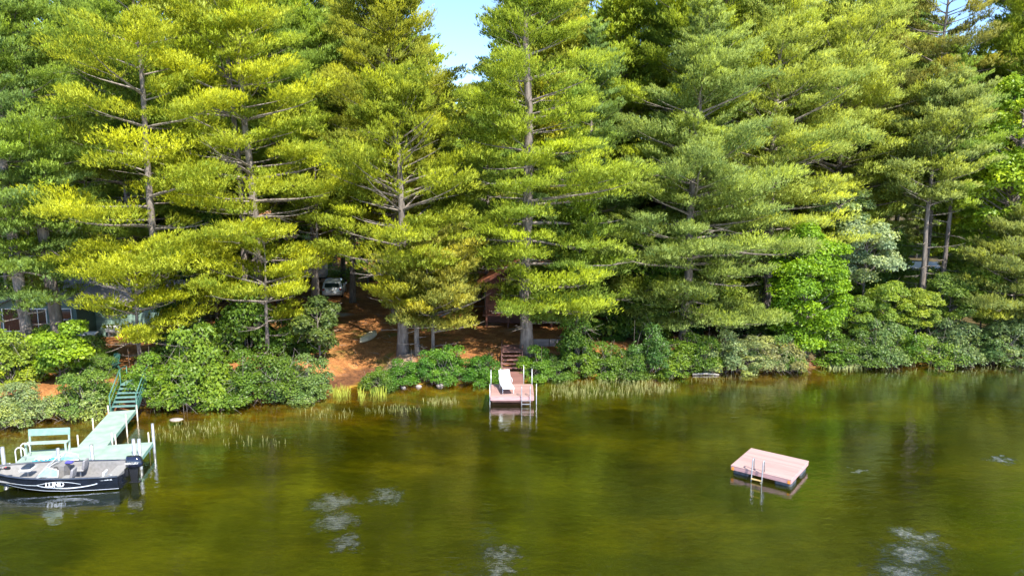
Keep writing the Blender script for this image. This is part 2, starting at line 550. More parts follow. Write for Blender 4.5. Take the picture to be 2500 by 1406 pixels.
# ================================================================== SETTING: ground, water, road
def axis(vals):
    out = []
    for a, b, s in vals:
        out += list(np.arange(a, b, s))
    out.append(vals[-1][1])
    return np.array(out)
gx = axis([(-420, -60, 18), (-60, -34, 1.6), (-34, 44, .42), (44, 70, 1.7), (70, 420, 18)])
gy = axis([(-120, 10, 10), (10, 30, 1.5), (30, 60, .36), (60, 130, 1.6), (130, 700, 22)])
XX, YY = np.meshgrid(gx, gy)
ZZ = ground_z(XX, YY)
ZZ = ZZ + np.random.default_rng(5).normal(0, .018, ZZ.shape) * (np.abs(YY - 45) < 20)
nx, ny = len(gx), len(gy)
gv = np.stack([XX.ravel(), YY.ravel(), ZZ.ravel()], 1)
ii = np.arange((ny - 1) * (nx - 1)); rr_ = ii // (nx - 1); cc_ = ii % (nx - 1)
q = rr_ * nx + cc_
gf = np.stack([q, q + 1, q + 1 + nx, q + nx], 1)
gme = bpy.data.meshes.new('ground')
gme.from_pydata(gv.tolist(), [], gf.tolist())
gme.polygons.foreach_set('use_smooth', [True] * len(gf))

def ground_mat():
    m, n, out = newmat('forest_floor_and_lakebed')
    L = n.links.new
    geo = N(n, 'ShaderNodeNewGeometry')
    sep = N(n, 'ShaderNodeSeparateXYZ'); L(geo.outputs['Position'], sep.inputs[0])
    pos = geo.outputs['Position']
    def noise(sc, det=4, vec=None, rough=.5):
        t = N(n, 'ShaderNodeTexNoise'); t.inputs['Scale'].default_value = sc; t.inputs['Detail'].default_value = det; t.inputs['Roughness'].default_value = rough
        L(vec or pos, t.inputs['Vector']); return t.outputs[0]
    def mix(f, a, b, bt='MIX'):
        x = N(n, 'ShaderNodeMix', data_type='RGBA', blend_type=bt)
        if isinstance(f, (int, float)): x.inputs['Factor'].default_value = f
        else: L(f, x.inputs['Factor'])
        for s, v in (('A', a), ('B', b)):
            if isinstance(v, tuple): x.inputs[s].default_value = (*v, 1)
            else: L(v, x.inputs[s])
        return x.outputs['Result']
    # needle litter
    litter = ramp(n, noise(1.3, 8, rough=.7), [(.25, (.14, .06, .028)), (.5, (.38, .165, .06)), (.72, (.60, .29, .12))])
    speck = ramp(n, noise(11, 5, rough=.75), [(.35, (.48, .46, .44)), (.6, (1.1, 1.08, 1.0))])
    litter = mix(1.0, litter, speck, 'MULTIPLY')
    sand = ramp(n, noise(2.2, 6), [(.3, (.33, .27, .21)), (.7, (.52, .45, .36))])
    sandmask = ramp(n, noise(.23, 3), [(.60, (0, 0, 0)), (.70, (1, 1, 1))])
    land = mix(sandmask, litter, sand)
    moss = ramp(n, noise(.45, 5), [(.56, (0, 0, 0)), (.70, (.8, .8, .8))])
    mosscol = ramp(n, noise(5, 5), [(.3, (.05, .075, .015)), (.7, (.13, .15, .03))])
    land = mix(moss, land, mosscol)
    # lake bed: orange silt by the bank, green weed farther out
    mp = N(n, 'ShaderNodeMapping'); mp.inputs['Rotation'].default_value = (0, 0, .55); mp.inputs['Scale'].default_value = (.55, 1.6, 1); L(pos, mp.inputs[0])
    silt = ramp(n, noise(.9, 7, mp.outputs[0], .65), [(.25, (.07, .050, .006)), (.5, (.24, .155, .012)), (.75, (.50, .33, .04))])
    weed = ramp(n, noise(.22, 6, mp.outputs[0], .62), [(.32, (.018, .024, .001)), (.5, (.075, .090, .003)), (.66, (.22, .235, .006))])
    weedf = ramp(n, noise(2.4, 6, mp.outputs[0], .75), [(.3, (.62, .62, .6)), (.7, (1.35, 1.32, 1.2))])
    weed = mix(1.0, weed, weedf, 'MULTIPLY')
    mp2 = N(n, 'ShaderNodeMapping'); mp2.inputs['Rotation'].default_value = (0, 0, .5); mp2.inputs['Scale'].default_value = (1.6, 5.5, 1); L(pos, mp2.inputs[0])
    fine = ramp(n, noise(1.5, 8, mp2.outputs[0], .8), [(.34, (.45, .45, .45)), (.66, (1.65, 1.6, 1.5))])
    weed = mix(1.0, weed, fine, 'MULTIPLY'); silt = mix(.7, silt, mix(1.0, silt, fine, 'MULTIPLY'))
    dep = N(n, 'ShaderNodeMath', operation='MULTIPLY_ADD'); L(noise(.35, 4, mp.outputs[0]), dep.inputs[0]); dep.inputs[1].default_value = 1.1; L(sep.outputs['Z'], dep.inputs[2])
    dm = ramp(n, dep.outputs[0], [(0, (0, 0, 0)), (.35, (1, 1, 1))])
    bed = mix(dm, weed, silt)
    # away from the clearing the litter is duller, browner leaf mould
    dl = N(n, 'ShaderNodeMath', operation='MULTIPLY_ADD'); L(noise(.5, 4), dl.inputs[0]); dl.inputs[1].default_value = 8; L(sep.outputs['X'], dl.inputs[2])
    dmr = N(n, 'ShaderNodeMapRange'); L(dl.outputs[0], dmr.inputs[0]); dmr.inputs[1].default_value = 11; dmr.inputs[2].default_value = 20
    mould = ramp(n, noise(2.1, 8, rough=.7), [(.3, (.045, .038, .018)), (.6, (.13, .10, .045)), (.8, (.24, .18, .09))])
    land = mix(dmr.outputs[0], land, mould)
    # soil goes darker red brown towards the low part of the bank
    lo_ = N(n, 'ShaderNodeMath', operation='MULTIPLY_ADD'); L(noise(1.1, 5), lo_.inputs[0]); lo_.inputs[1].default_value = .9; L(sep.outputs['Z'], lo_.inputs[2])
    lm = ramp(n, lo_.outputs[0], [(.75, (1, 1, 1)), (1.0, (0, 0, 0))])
    low_soil = ramp(n, noise(3.5, 7, rough=.7), [(.3, (.055, .028, .016)), (.6, (.17, .075, .035)), (.8, (.30, .14, .06))])
    land = mix(lm, land, low_soil)
    wet = N(n, 'ShaderNodeMapRange'); L(sep.outputs['Z'], wet.inputs[0]); wet.inputs[1].default_value = -.02; wet.inputs[2].default_value = .10
    col = mix(wet.outputs[0], bed, land)
    p = N(n, 'ShaderNodeBsdfPrincipled'); p.inputs['Roughness'].default_value = .95; p.inputs['Specular IOR Level'].default_value = .1
    L(col, p.inputs['Base Color'])
    b = N(n, 'ShaderNodeBump'); b.inputs['Strength'].default_value = .7; b.inputs['Distance'].default_value = .06
    L(noise(7, 6, rough=.7), b.inputs['Height']); L(b.outputs[0], p.inputs['Normal'])
    L(p.outputs[0], out.inputs[0])
    return m
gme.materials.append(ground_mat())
ground = bpy.data.objects.new('ground', gme); COL.objects.link(ground)
tag(ground, 'needle covered forest floor sloping down into the shallow lake', 'ground', kind='structure')

def water_mat():
    m, n, out = newmat('lake_water')
    L = n.links.new
    geo = N(n, 'ShaderNodeNewGeometry'); pos = geo.outputs['Position']
    def noise(sc, det, vec, rough=.5, dist=0.0):
        t = N(n, 'ShaderNodeTexNoise'); t.inputs['Scale'].default_value = sc; t.inputs['Detail'].default_value = det; t.inputs['Roughness'].default_value = rough
        t.inputs['Distortion'].default_value = dist
        L(vec, t.inputs['Vector']); return t
    mp = N(n, 'ShaderNodeMapping'); mp.inputs['Rotation'].default_value = (0, 0, .25); mp.inputs['Scale'].default_value = (.7, 1.6, 1); L(pos, mp.inputs[0])
    # gust patches (places on the lake where the wind roughens it), ragged edges
    wob = noise(1.7, 5, pos, .75)
    wv1 = N(n, 'ShaderNodeVectorMath', operation='SUBTRACT'); L(wob.outputs['Color'], wv1.inputs[0]); wv1.inputs[1].default_value = (.5, .5, .5)
    wv2 = N(n, 'ShaderNodeVectorMath', operation='MULTIPLY'); L(wv1.outputs[0], wv2.inputs[0]); wv2.inputs[1].default_value = (3.0, 3.0, 0)
    wv3 = N(n, 'ShaderNodeVectorMath', operation='ADD'); L(pos, wv3.inputs[0]); L(wv2.outputs[0], wv3.inputs[1])
    amp = None
    for cx, cy, r in GUSTS:
        d = N(n, 'ShaderNodeVectorMath', operation='DISTANCE'); L(wv3.outputs[0], d.inputs[0]); d.inputs[1].default_value = (cx, cy, 0)
        k = N(n, 'ShaderNodeMapRange'); k.interpolation_type = 'SMOOTHSTEP'; L(d.outputs['Value'], k.inputs[0])
        k.inputs[1].default_value = r * 1.5; k.inputs[2].default_value = r * .1; k.inputs[3].default_value = 0; k.inputs[4].default_value = 1
        if amp is None: amp = k.outputs[0]
        else:
            a = N(n, 'ShaderNodeMath', operation='MAXIMUM'); L(amp, a.inputs[0]); L(k.outputs[0], a.inputs[1]); amp = a.outputs[0]
    # two sizes of ripple; the small one swells inside the gusts
    h1 = noise(1.5, 3, mp.outputs[0], .5, .6); h2 = noise(5.5, 3, mp.outputs[0], .55, .3)
    b1 = N(n, 'ShaderNodeBump'); b1.inputs['Distance'].default_value = .30; b1.inputs['Strength'].default_value = .055; L(h1.outputs[0], b1.inputs['Height'])
    st = N(n, 'ShaderNodeMath', operation='MULTIPLY_ADD'); L(amp, st.inputs[0]); st.inputs[1].default_value = 1.0; st.inputs[2].default_value = .05
    b = N(n, 'ShaderNodeBump'); b.inputs['Distance'].default_value = .12
    L(st.outputs[0], b.inputs['Strength']); L(h2.outputs[0], b.inputs['Height']); L(b1.outputs[0], b.inputs['Normal'])
    fr = N(n, 'ShaderNodeFresnel'); fr.inputs['IOR'].default_value = 1.36; L(b.outputs[0], fr.inputs['Normal'])
    gl = N(n, 'ShaderNodeBsdfGlossy'); L(b.outputs[0], gl.inputs['Normal'])
    ro = N(n, 'ShaderNodeMath', operation='MULTIPLY_ADD'); L(amp, ro.inputs[0]); ro.inputs[1].default_value = .46; ro.inputs[2].default_value = .01; L(ro.outputs[0], gl.inputs['Roughness'])
    fk = N(n, 'ShaderNodeMath', operation='MULTIPLY_ADD'); L(fr.outputs[0], fk.inputs[0]); fk.inputs[1].default_value = 2.5; fk.inputs[2].default_value = .03
    fk.use_clamp = True
    tr = N(n, 'ShaderNodeBsdfTransparent'); tr.inputs[0].default_value = (.80, .74, .40, 1)
    murk = ramp(n, noise(.16, 8, mp.outputs[0], .7).outputs[0], [(.35, (.008, .012, .001)), (.65, (.036, .044, .001))])
    df = N(n, 'ShaderNodeBsdfDiffuse'); L(murk, df.inputs[0])
    sp = N(n, 'ShaderNodeSeparateXYZ'); L(pos, sp.inputs[0])
    # cloudier away from the shallows
    far = N(n, 'ShaderNodeMapRange'); tt_ = N(n, 'ShaderNodeMath', operation='MULTIPLY_ADD'); L(sp.outputs['X'], tt_.inputs[0]); tt_.inputs[1].default_value = -.27; L(sp.outputs['Y'], tt_.inputs[2])
    L(tt_.outputs[0], far.inputs[0]); far.inputs[1].default_value = 41; far.inputs[2].default_value = 27
    far.inputs[3].default_value = .08; far.inputs[4].default_value = .50
    m1 = N(n, 'ShaderNodeMixShader'); L(far.outputs[0], m1.inputs[0]); L(tr.outputs[0], m1.inputs[1]); L(df.outputs[0], m1.inputs[2])
    m2 = N(n, 'ShaderNodeMixShader'); L(fk.outputs[0], m2.inputs[0]); L(m1.outputs[0], m2.inputs[1]); L(gl.outputs[0], m2.inputs[2])
    L(m2.outputs[0], out.inputs[0])
    return m
GUSTS = [tuple(P(x, y, 0)[:2]) + (r,) for x, y, r in ((815, 1225, .85), (820, 1270, .8), (940, 1212, .65), (850, 1325, .5), (1225, 1350, .55), (1215, 1390, .5), (2240, 1310, .7), (2225, 1350, .8), (2210, 1400, .8), (2100, 1150, .35), (2440, 1120, .5))]
wm = MB()
wv = []; 
wxs = [-420, -60, 60, 420]
wm.add([(x, y, 0) for y in (-120, 0, 60, 75) for x in wxs], [(r * 4 + c, r * 4 + c + 1, r * 4 + c + 5, r * 4 + c + 4) for r in range(3) for c in range(3)])
water = wm.build('lake_water', water_mat())
tag(water, 'olive green lake water with faint ripples', 'water', kind='structure')

# ================================================================== TREES
# name colours
YEL = (.245, .275, .030); YG = (.195, .245, .034); OL = (.205, .225, .036); MID = (.145, .205, .042)
BLUE = (.120, .180, .060); GREY = (.18, .22, .075); DEEP = (.11, .165, .04); PALE = (.225, .265, .065)

def put(px, Y, z=None):
    x = PX(px, Y)
    return (x, Y, (gz(x, Y) if z is None else z) - .05)

make_pine('tall dark green pine with a thick leaning trunk beside the green cabin', put(150, 41.8), 101, MID, H=29, r=.37, crown_r=3.3, base=.13, widest=.4, lean=(-.045, 0), dens=.95, inner=.28, bare=.15, per=5, whorl=1.0, lowdead=.5, lake=.24)
make_pine('thick trunked pine in the left corner whose low boughs hang before the cabin window', put(76, 40.2), 102, BLUE, H=27, r=.34, crown_r=3.0, base=.10, widest=.4, lean=(-.028, .0), dens=.95, per=4, whorl=1.05, inner=.28, lowdead=.3, lake=.24)
make_pine('yellow green pine with separate flat bough plates right of the green cabin roof', put(412, 42.6), 103, YEL, H=27, r=.26, crown_r=5.0, base=.07, widest=.35, lean=(-.04, .02), dens=.62, inner=.42, per=4, whorl=1.25, bare=.22, padr=.92, csize=.62, lowdead=.4, lake=.24)
make_pine('yellow tufted pine with many bare grey limbs and a forked trunk', put(640, 46.0), 104, YEL, H=28, r=.33, crown_r=5.4, base=.13, widest=.42, lean=(-.02, 0), dens=.5, inner=.60, per=5, whorl=1.05, bare=.72, padr=.92, csize=.62, lake=.24)
make_pine('slim second pine standing tight against the forked bare limbed pine', put(612, 47.5), 105, YG, H=29, r=.27, crown_r=4.0, base=.38, widest=.6, lean=(-.018, 0), dens=.5, inner=.55, per=4, whorl=1.1, bare=.5, lake=.24)
make_pine('dark stemmed olive pine behind the parked silver car', put(862, 62.0), 106, OL, H=26, r=.27, crown_r=4.2, base=.2, widest=.4, dens=.9, inner=.3, per=5, bare=.3, lake=.24)
make_pine('broad olive yellow pine whose peaked top stands left of the sky gap', put(968, 54.0), 107, OL, H=29.5, r=.36, crown_r=5.6, base=.25, widest=.45, dens=1.0, inner=.28, per=6, whorl=.8, bare=.25, csize=.62, lake=.24)
make_pine('olive pine with a thick grey trunk beside the beach slope and overturned canoe', put(985, 44.6), 108, (.20, .235, .03), H=17.5, r=.36, crown_r=4.6, base=.28, widest=.5, dens=1.0, inner=.26, per=6, whorl=.8, bare=.2, rise_top=.9, skew=(0, .15), lowdead=.3, lake=.24)
make_pine('bright green cone shaped pine rising beside the brown dock steps', put(1285, 44.5), 109, YG, H=30, r=.40, crown_r=5.3, base=.07, widest=.28, lean=(.0, .0), dens=.95, inner=.30, per=5, whorl=.9, bare=.3, csize=.58, rise_top=.8, skew=(.2, .18), lowdead=1.0, lake=.24)
make_pine('dull blue green pine just right of the bright cone shaped pine', put(1440, 53.0), 110, BLUE, H=22, r=.22, crown_r=3.6, base=.12, widest=.35, dens=.9, inner=.3, per=4, whorl=.9, bare=.35, lake=.24)
make_pine('broad grey green pine with drooping tiers over the shore bushes right of centre', put(1668, 47.6), 111, (.175, .225, .07), H=22.5, r=.33, crown_r=5.6, base=.05, widest=.3, lean=(.03, 0), dens=1.05, inner=.26, per=5, whorl=.82, bare=.12, csize=.60, skew=(0.0, .15), lowdead=.3, lake=.24)
make_pine('huge wide crowned pine with upswept limbs filling the top right of centre', put(1712, 57.0), 112, YG, H=33, r=.42, crown_r=7.0, base=.30, widest=.55, dens=1.0, inner=.3, per=6, whorl=.95, bare=.2, csize=.60, rise_top=1.0, rise_low=.05, lake=.24)
make_pine('light green layered pine left of the silvery leaved tree', put(1866, 51.5), 113, PALE, H=26, r=.33, crown_r=5.5, base=.17, widest=.42, dens=.95, inner=.3, per=5, whorl=.95, bare=.2, csize=.62, rise_low=.12, lake=.24)
make_pine('tall pale green pine with sweeping limbs behind the silvery leaved tree', put(2020, 56.0), 114, PALE, H=30, r=.3, crown_r=6.0, base=.2, widest=.5, dens=.95, inner=.3, per=5, whorl=.95, bare=.15, csize=.48, rise_low=.2, lake=.24)
make_pine('thin brownish pine with sparse needles and sky showing through its top', put(2246, 55.0), 115, (.15, .155, .045), H=29, r=.26, crown_r=3.8, base=.40, widest=.6, dens=.5, inner=.35, per=4, whorl=.8, bare=.3, csize=.48, rise_top=.5, lake=.24)
make_pine('grey green pine with a thin crooked trunk in the gap before the pale road', put(2238, 50.5), 116, GREY, H=18.0, r=.21, crown_r=3.2, base=.48, widest=.72, lean=(.025, 0), dens=.75, inner=.25, per=5, whorl=.7, bare=.2, csize=.48, lake=.24)
make_pine('dark slender pine in front of the pale road with one bright flat low bough', put(2290, 52.0), 117, MID, H=20, r=.19, crown_r=2.6, base=.40, widest=.6, dens=.7, inner=.2, per=4, bare=.3, lake=.24)
make_pine('yellow green pine crown in the top right corner', put(2450, 56.0), 118, YG, H=31, r=.33, crown_r=5.0, base=.5, widest=.7, dens=1.0, inner=.25, per=6, whorl=.8, bare=.1, lake=.24)
make_pine('small soft grey green pine leaning over the shore at the right edge', put(2462, 48.6), 119, (.17, .20, .065), H=8.5, r=.15, crown_r=2.8, base=.12, widest=.4, dens=1.0, inner=.2, per=5, whorl=.5, bare=.15, csize=.48, skew=(3.14, .4), lake=.24)
make_pine('small pale pine with a pointed top, right of the canoe', put(1058, 43.6), 120, (.235, .235, .055), H=7.4, r=.12, crown_r=3.1, base=.22, widest=.45, dens=1.0, inner=.15, per=6, whorl=.42, bare=.1, csize=.48, rise_top=1.1, rise_low=.2, skew=(.3, .35), lake=.24)
make_pine('low pine with a bare slender stem left of the small pale pine', put(1019, 43.9), 121, (.22, .235, .04), H=6.0, r=.19, crown_r=2.6, base=.42, widest=.65, dens=.9, inner=.2, per=5, whorl=.42, bare=.1, csize=.50, skew=(3.3, .4), lake=.24)
make_pine('yellow boughed low pine in front of the pale trailer above the dark shore thicket', put(655, 42.8), 122, YEL, H=8.2, r=.13, crown_r=3.2, base=.18, widest=.55, dens=.95, inner=.45, per=4, whorl=.9, bare=.3, csize=.58, lake=.24)
make_pine('narrow pine with a pinkish bare stem just left of the silver car', put(781, 50.0), 123, YG, H=16, r=.13, crown_r=2.6, base=.35, widest=.6, dens=.8, inner=.35, per=4, whorl=1.0, bare=.3, lake=.24)
make_pine('bright low pine spreading over the top of the green dock steps', put(345, 40.3), 124, YEL, H=6.5, r=.14, crown_r=3.3, base=.25, widest=.6, dens=.95, inner=.3, per=5, whorl=.6, bare=.15, csize=.60, skew=(.2, .35), lake=.24)
make_pine('young green pine low behind the bushes right of the brown dock steps', put(1408, 46.0), 125, MID, H=9.5, r=.13, crown_r=3.3, base=.14, widest=.35, dens=.95, inner=.25, per=5, whorl=.6, bare=.2, csize=.50, lake=.24)
make_pine('dim green tall pine between the forked pine and the olive yellow pine', put(770, 56.0), 126, MID, H=27, r=.28, crown_r=4.5, base=.25, widest=.45, dens=.9, inner=.3, per=5, bare=.3, lake=.24)
make_pine('soft yellow green pine rising behind the left cabin roof', put(340, 52.0), 127, MID, H=27, r=.28, crown_r=4.6, base=.2, widest=.5, dens=1.0, inner=.25, per=6, whorl=.85, bare=.15, csize=.48, lake=.24)
make_pine('dull green shaded pine between the cone shaped pine and the dock side brown cabin', put(1190, 56.5), 128, MID, H=17, r=.2, crown_r=3.8, base=.12, widest=.4, dens=.95, inner=.2, per=5, bare=.2, lake=.24)

# ---- forest rows behind, copied from a few kinds
kinds = []
for i, (cr, ba, wi, co, dn) in enumerate(((4.2, .20, .5, YG, 1.0), (3.8, .12, .42, MID, .95), (4.6, .25, .6, OL, .95), (3.4, .08, .35, GREY, 1.0), (4.2, .32, .65, YG, .8))):
    k = dict(H=26 + i, r=.26, crown_r=cr, base=ba, widest=wi, dens=dn, inner=.25, per=5, whorl=1.0, bare=.25, csize=.55, bl=.32, bw=.13, nt_=10, nb=3, fill=.8, padr=1.0, trunk_n=8, lake=0)
    kinds.append((200 + i, co, k))
cols = [YG, MID, OL, GREY, PALE, DEEP, (.175, .235, .045), (.195, .235, .045)]
rng = np.random.default_rng(11)
ORD = ['first', 'second', 'third', 'fourth', 'fifth', 'sixth', 'seventh', 'eighth', 'ninth', 'tenth', 'eleventh', 'twelfth', 'thirteenth', 'fourteenth', 'fifteenth', 'sixteenth', 'seventeenth', 'eighteenth', 'nineteenth', 'twentieth', 'twenty first', 'twenty second', 'twenty third', 'twenty fourth', 'twenty fifth', 'twenty sixth']
protos = {}
def back_row(pxs, Y0, jit, hs, rowname, group):
    for n_, px in enumerate(pxs):
        Y = Y0 + rng.normal(0, jit)
        px += rng.normal(0, 14)
        k = int(rng.integers(0, 5))
        if 1005 < px < 1225: sc = .56 + .06 * rng.random()
        elif 2185 < px < 2370 or 370 < px < 450: sc = .76 + .05 * rng.random()
        elif hs is None: sc = .92 + .25 * rng.random()
        else: sc = hs * (.9 + .2 * rng.random())
        color = cols[int(rng.integers(0, 8))]
        lab = '%s pine from the left in the %s' % (ORD[n_], rowname)
        pos = put(px, Y); rz = rng.random() * 6.28
        if k not in protos:
            seed, co, kw = kinds[k]
            protos[k] = make_pine(lab, pos, seed, color, rz, group, **kw)
            protos[k].scale = (sc,) * 3
        else:
            dup(protos[k], pos, rz, sc, lab, color, group)
back_row([-60, 40, 235, 470, 560, 690, 965, 1075, 1340, 1530, 1600, 1780, 1960, 2110, 2330, 2400, 2540], 63, 1.5, None, 'second row of forest behind the shore trees', 'pines of the second forest row')
back_row([-120, -20, 110, 290, 400, 520, 640, 830, 1020, 1140, 1260, 1400, 1500, 1660, 1840, 1900, 2060, 2180, 2310, 2420, 2560], 76, 2, .98, 'third row of the forest deeper in', 'pines of the third forest row')
back_row([-160, -40, 60, 180, 300, 430, 510, 590, 700, 800, 920, 1050, 1110, 1180, 1300, 1450, 1560, 1700, 1820, 1980, 2100, 2230, 2390, 2520], 98, 3, 1.02, 'farthest row of the forest against the sky', 'pines of the farthest forest row')

# ---- broad leaved trees
make_broad('yellow green maple leaning over the water right of centre', put(1965, 46.2), 301, (.15, .255, .014), H=8.9, crown=(2.3, 2.0, 4.4), n_lobes=95, lobe=.68, per_m2=70, size=.17, base=.06)
make_broad('silvery white leaved tree beside the yellow green maple', put(2100, 50.0), 302, (.24, .30, .18), H=8.2, crown=(2.2, 2, 2.1), n_lobes=30, lobe=.7, per_m2=75, size=.17)
make_broad('taller silvery leaved tree top seen above the yellow green maple', put(2030, 51.5), 303, (.22, .29, .14), H=10.8, crown=(1.7, 1.6, 1.9), n_lobes=20, lobe=.6, per_m2=70, size=.17)
make_broad('tall bright yellow green maple filling the right edge', put(2440, 52.0), 304, (.23, .32, .025), H=18.5, r=.2, crown=(3.6, 3.2, 6.8), n_lobes=110, lobe=.85, per_m2=52, size=.23)
make_broad('bright yellow green maple sapling on the bank left of the green dock steps', put(150, 37.6), 305, (.17, .26, .018), H=3.3, r=.05, crown=(1.35, 1.2, 1.4), n_lobes=22, lobe=.5, per_m2=85, size=.17)
make_broad('pale leaved small tree behind the green cabin chimney', put(195, 56.0), 306, (.24, .32, .14), H=9.5, crown=(2.4, 2, 2.0), n_lobes=26, lobe=.7, per_m2=65, size=.2)
make_broad('dark red tinged maple with drooping leafy boughs beside the orange beach slope', put(782, 42.3), 307, (.085, .12, .03), H=3.9, r=.07, crown=(1.25, 1.2, 1.6), n_lobes=24, lobe=.5, per_m2=70, size=.19)
make_broad('mid green leafy tree in the gap under the grey green pine', put(1590, 50.0), 308, (.085, .16, .02), H=7.0, crown=(2.5, 2.2, 2.6), n_lobes=34, lobe=.75, per_m2=60, size=.2)
UND = make_broad('leafy green understory tree between the forked pine and its neighbour', put(530, 54), 309, (.10, .17, .025), H=8.0, crown=(2.8, 2.5, 3.0), n_lobes=34, lobe=.9, per_m2=45, size=.24, group='understory trees in the forest')
und = [(2085, 47.6, .42, 'low at the waterline right of the maple'), (2160, 48.2, .5, 'low at the water below the road gap left side'), (2235, 48.3, .45, 'low at the water below the road gap right side'), (2310, 48.6, .55, 'low at the water under the crooked pine'), (2390, 49.0, .6, 'low at the right shore'), (2470, 49.4, .62, 'low at the right edge of the shore'), (1770, 47.8, .5, 'low on the bank left of the maple'), (1585, 47.2, .42, 'low on the bank under the broad grey green pine'), (150, 70, 1.5, 'in the deep forest behind the cabin'), (380, 72, 1.6, 'in the deep forest right of the cabin'), (560, 74, 1.7, 'in the deep forest behind the forked pine'), (820, 88, 1.9, 'far behind the silver car'), (1330, 74, 1.7, 'in the deep forest behind the cone shaped pine'), (1560, 76, 1.7, 'in the dark forest middle right of centre'), (1680, 72, 1.5, 'in the deep forest behind the grey green pine'), (1960, 74, 1.6, 'in the deep forest behind the maple'), (20, 64, 1.4, 'at the left edge behind the thick trunks'), (90, 58, 1.1, 'left of the cabin chimney'), (290, 60, .95, 'above the cabin wing roof'), (440, 56, .8, 'beside the grey shed'), (690, 70, 1.2, 'above the pale trailer'),
       (900, 72, 1.1, 'behind the silver car'), (1090, 66, 1.3, 'left of the brown cabin roof'), (1170, 63, 1.2, 'close behind the brown cabin roof'), (1390, 60, 1.1, 'right of the brown cabin'),
       (1480, 58, 1.0, 'behind the dull blue green pine'), (1760, 56, 1.1, 'behind the broad grey green pine'), (1850, 57, .9, 'left of the yellow green maple'), (2150, 58, .85, 'left of the road gap'),
       (2380, 57, .9, 'right of the road gap'), (1125, 92, 2.6, 'rounding off the forest top under the sky gap'), (1230, 95, 2.4, 'just right of the sky gap top'), (2130, 85, 2.6, 'with yellowing top near the right sky gap'), (610, 60, .9, 'behind the forked pine'), (1000, 60, .9, 'behind the olive pine trunk')]
for i, (px, Y, s, where) in enumerate(und):
    c = [(.13, .20, .03), (.17, .24, .035), (.21, .27, .04), (.12, .18, .035)][i % 4]
    if s > 2: c = (.24, .28, .04)
    dup(UND, put(px, Y), i * 1.3, s, 'leafy green tree ' + where, c, 'understory trees in the forest')

# ---- undergrowth covering the forest floor (no one could count it)
rg = np.random.default_rng(77)
Cc = []
while len(Cc) < 2600:
    y = 47.5 + 75 * rg.random() ** 1.25
    px = rg.random() * 2900 - 200
    x = PX(px, y)
    if y < shore(x) + 5: continue
    if 520 < px < 1120 and y < 74: continue
    if 1110 < px < 1470 and y < 66: continue
    if px < 520 and y < 60: continue
    if 2120 < px and 80 < y < 98: continue
    if math.sin(x * .31 + 1) * math.sin(y * .27) + .55 * rg.random() < .0 and y < 70: continue
    Cc.append((np.array([x, y, gz(x, y) + .35]), np.array([.8, .8, .75]) * (.6 + .8 * rg.random())))
uV, uT = lobes_foliage(rg, Cc, 14, .30)
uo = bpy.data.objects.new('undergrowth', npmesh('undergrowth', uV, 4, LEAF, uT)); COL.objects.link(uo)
uo.color = tint_of((.12, .17, .03))
tag(uo, 'low leafy undergrowth of saplings and ferns on the forest floor', 'undergrowth', kind='stuff')

# ---- bushes along the bank
def bush_meshes(seed, H=2.0, r=1.2, n_lobes=16, lobe=.42, per_m2=120, size=.13):
    rg = np.random.default_rng(seed)
    segs = []; lobes = []
    for i in range(n_lobes):
        a = rg.random() * 6.28; q_ = math.sqrt(rg.random())
        c = np.array([math.cos(a) * q_ * r, math.sin(a) * q_ * r, .12 + (H - .3) * (1 - q_ ** 2.6) * (.12 + .88 * rg.random()) * (1.25 if rg.random() < .15 else 1)])
        s = lobe * (.45 + .95 * rg.random())
        lobes.append((c, (s * 1.1, s * 1.1, s * .75)))
        b0 = np.array([rg.normal(0, .18), rg.normal(0, .18), -.2])
        m_ = (b0 + c) / 2 + rg.normal(0, .1, 3)
        segs += [(b0, m_, .02, .014), (m_, c, .014, .006)]
        for k in range(4): segs.append((c, c + rg.normal(0, 1, 3) * s * 1.1, .007, .003))
    return segs, lobes_foliage(rg, lobes, per_m2, size)
def make_bush(label, loc, seed, color, group, **kw):
    segs, (V, tt) = bush_meshes(seed, **kw)
    root = empty('shore_bush', loc, 0, label, 'bush', group)
    o = bpy.data.objects.new('stems', npmesh('stems', tubes_np(segs, 3), 4, TWIG)); COL.objects.link(o); o.parent = root
    o = bpy.data.objects.new('leaves', npmesh('leaves', V, 4, LEAF, tt)); COL.objects.link(o); o.parent = root
    o.color = tint_of(color, .75)
    return root
BKW = [dict(H=2.0, r=1.2, n_lobes=44, size=.09, per_m2=150, lobe=.33), dict(H=1.5, r=1.1, n_lobes=42, size=.08, per_m2=165, lobe=.27), dict(H=2.3, r=1.15, n_lobes=46, size=.115, per_m2=110, lobe=.36), dict(H=1.2, r=1.4, n_lobes=44, size=.08, per_m2=160, lobe=.27)]
bprot = {}
G1, G2, G3, SIL, YB, DKB = (.09, .155, .020), (.13, .20, .024), (.08, .135, .024), (.20, .25, .11), (.20, .26, .035), (.055, .10, .018)
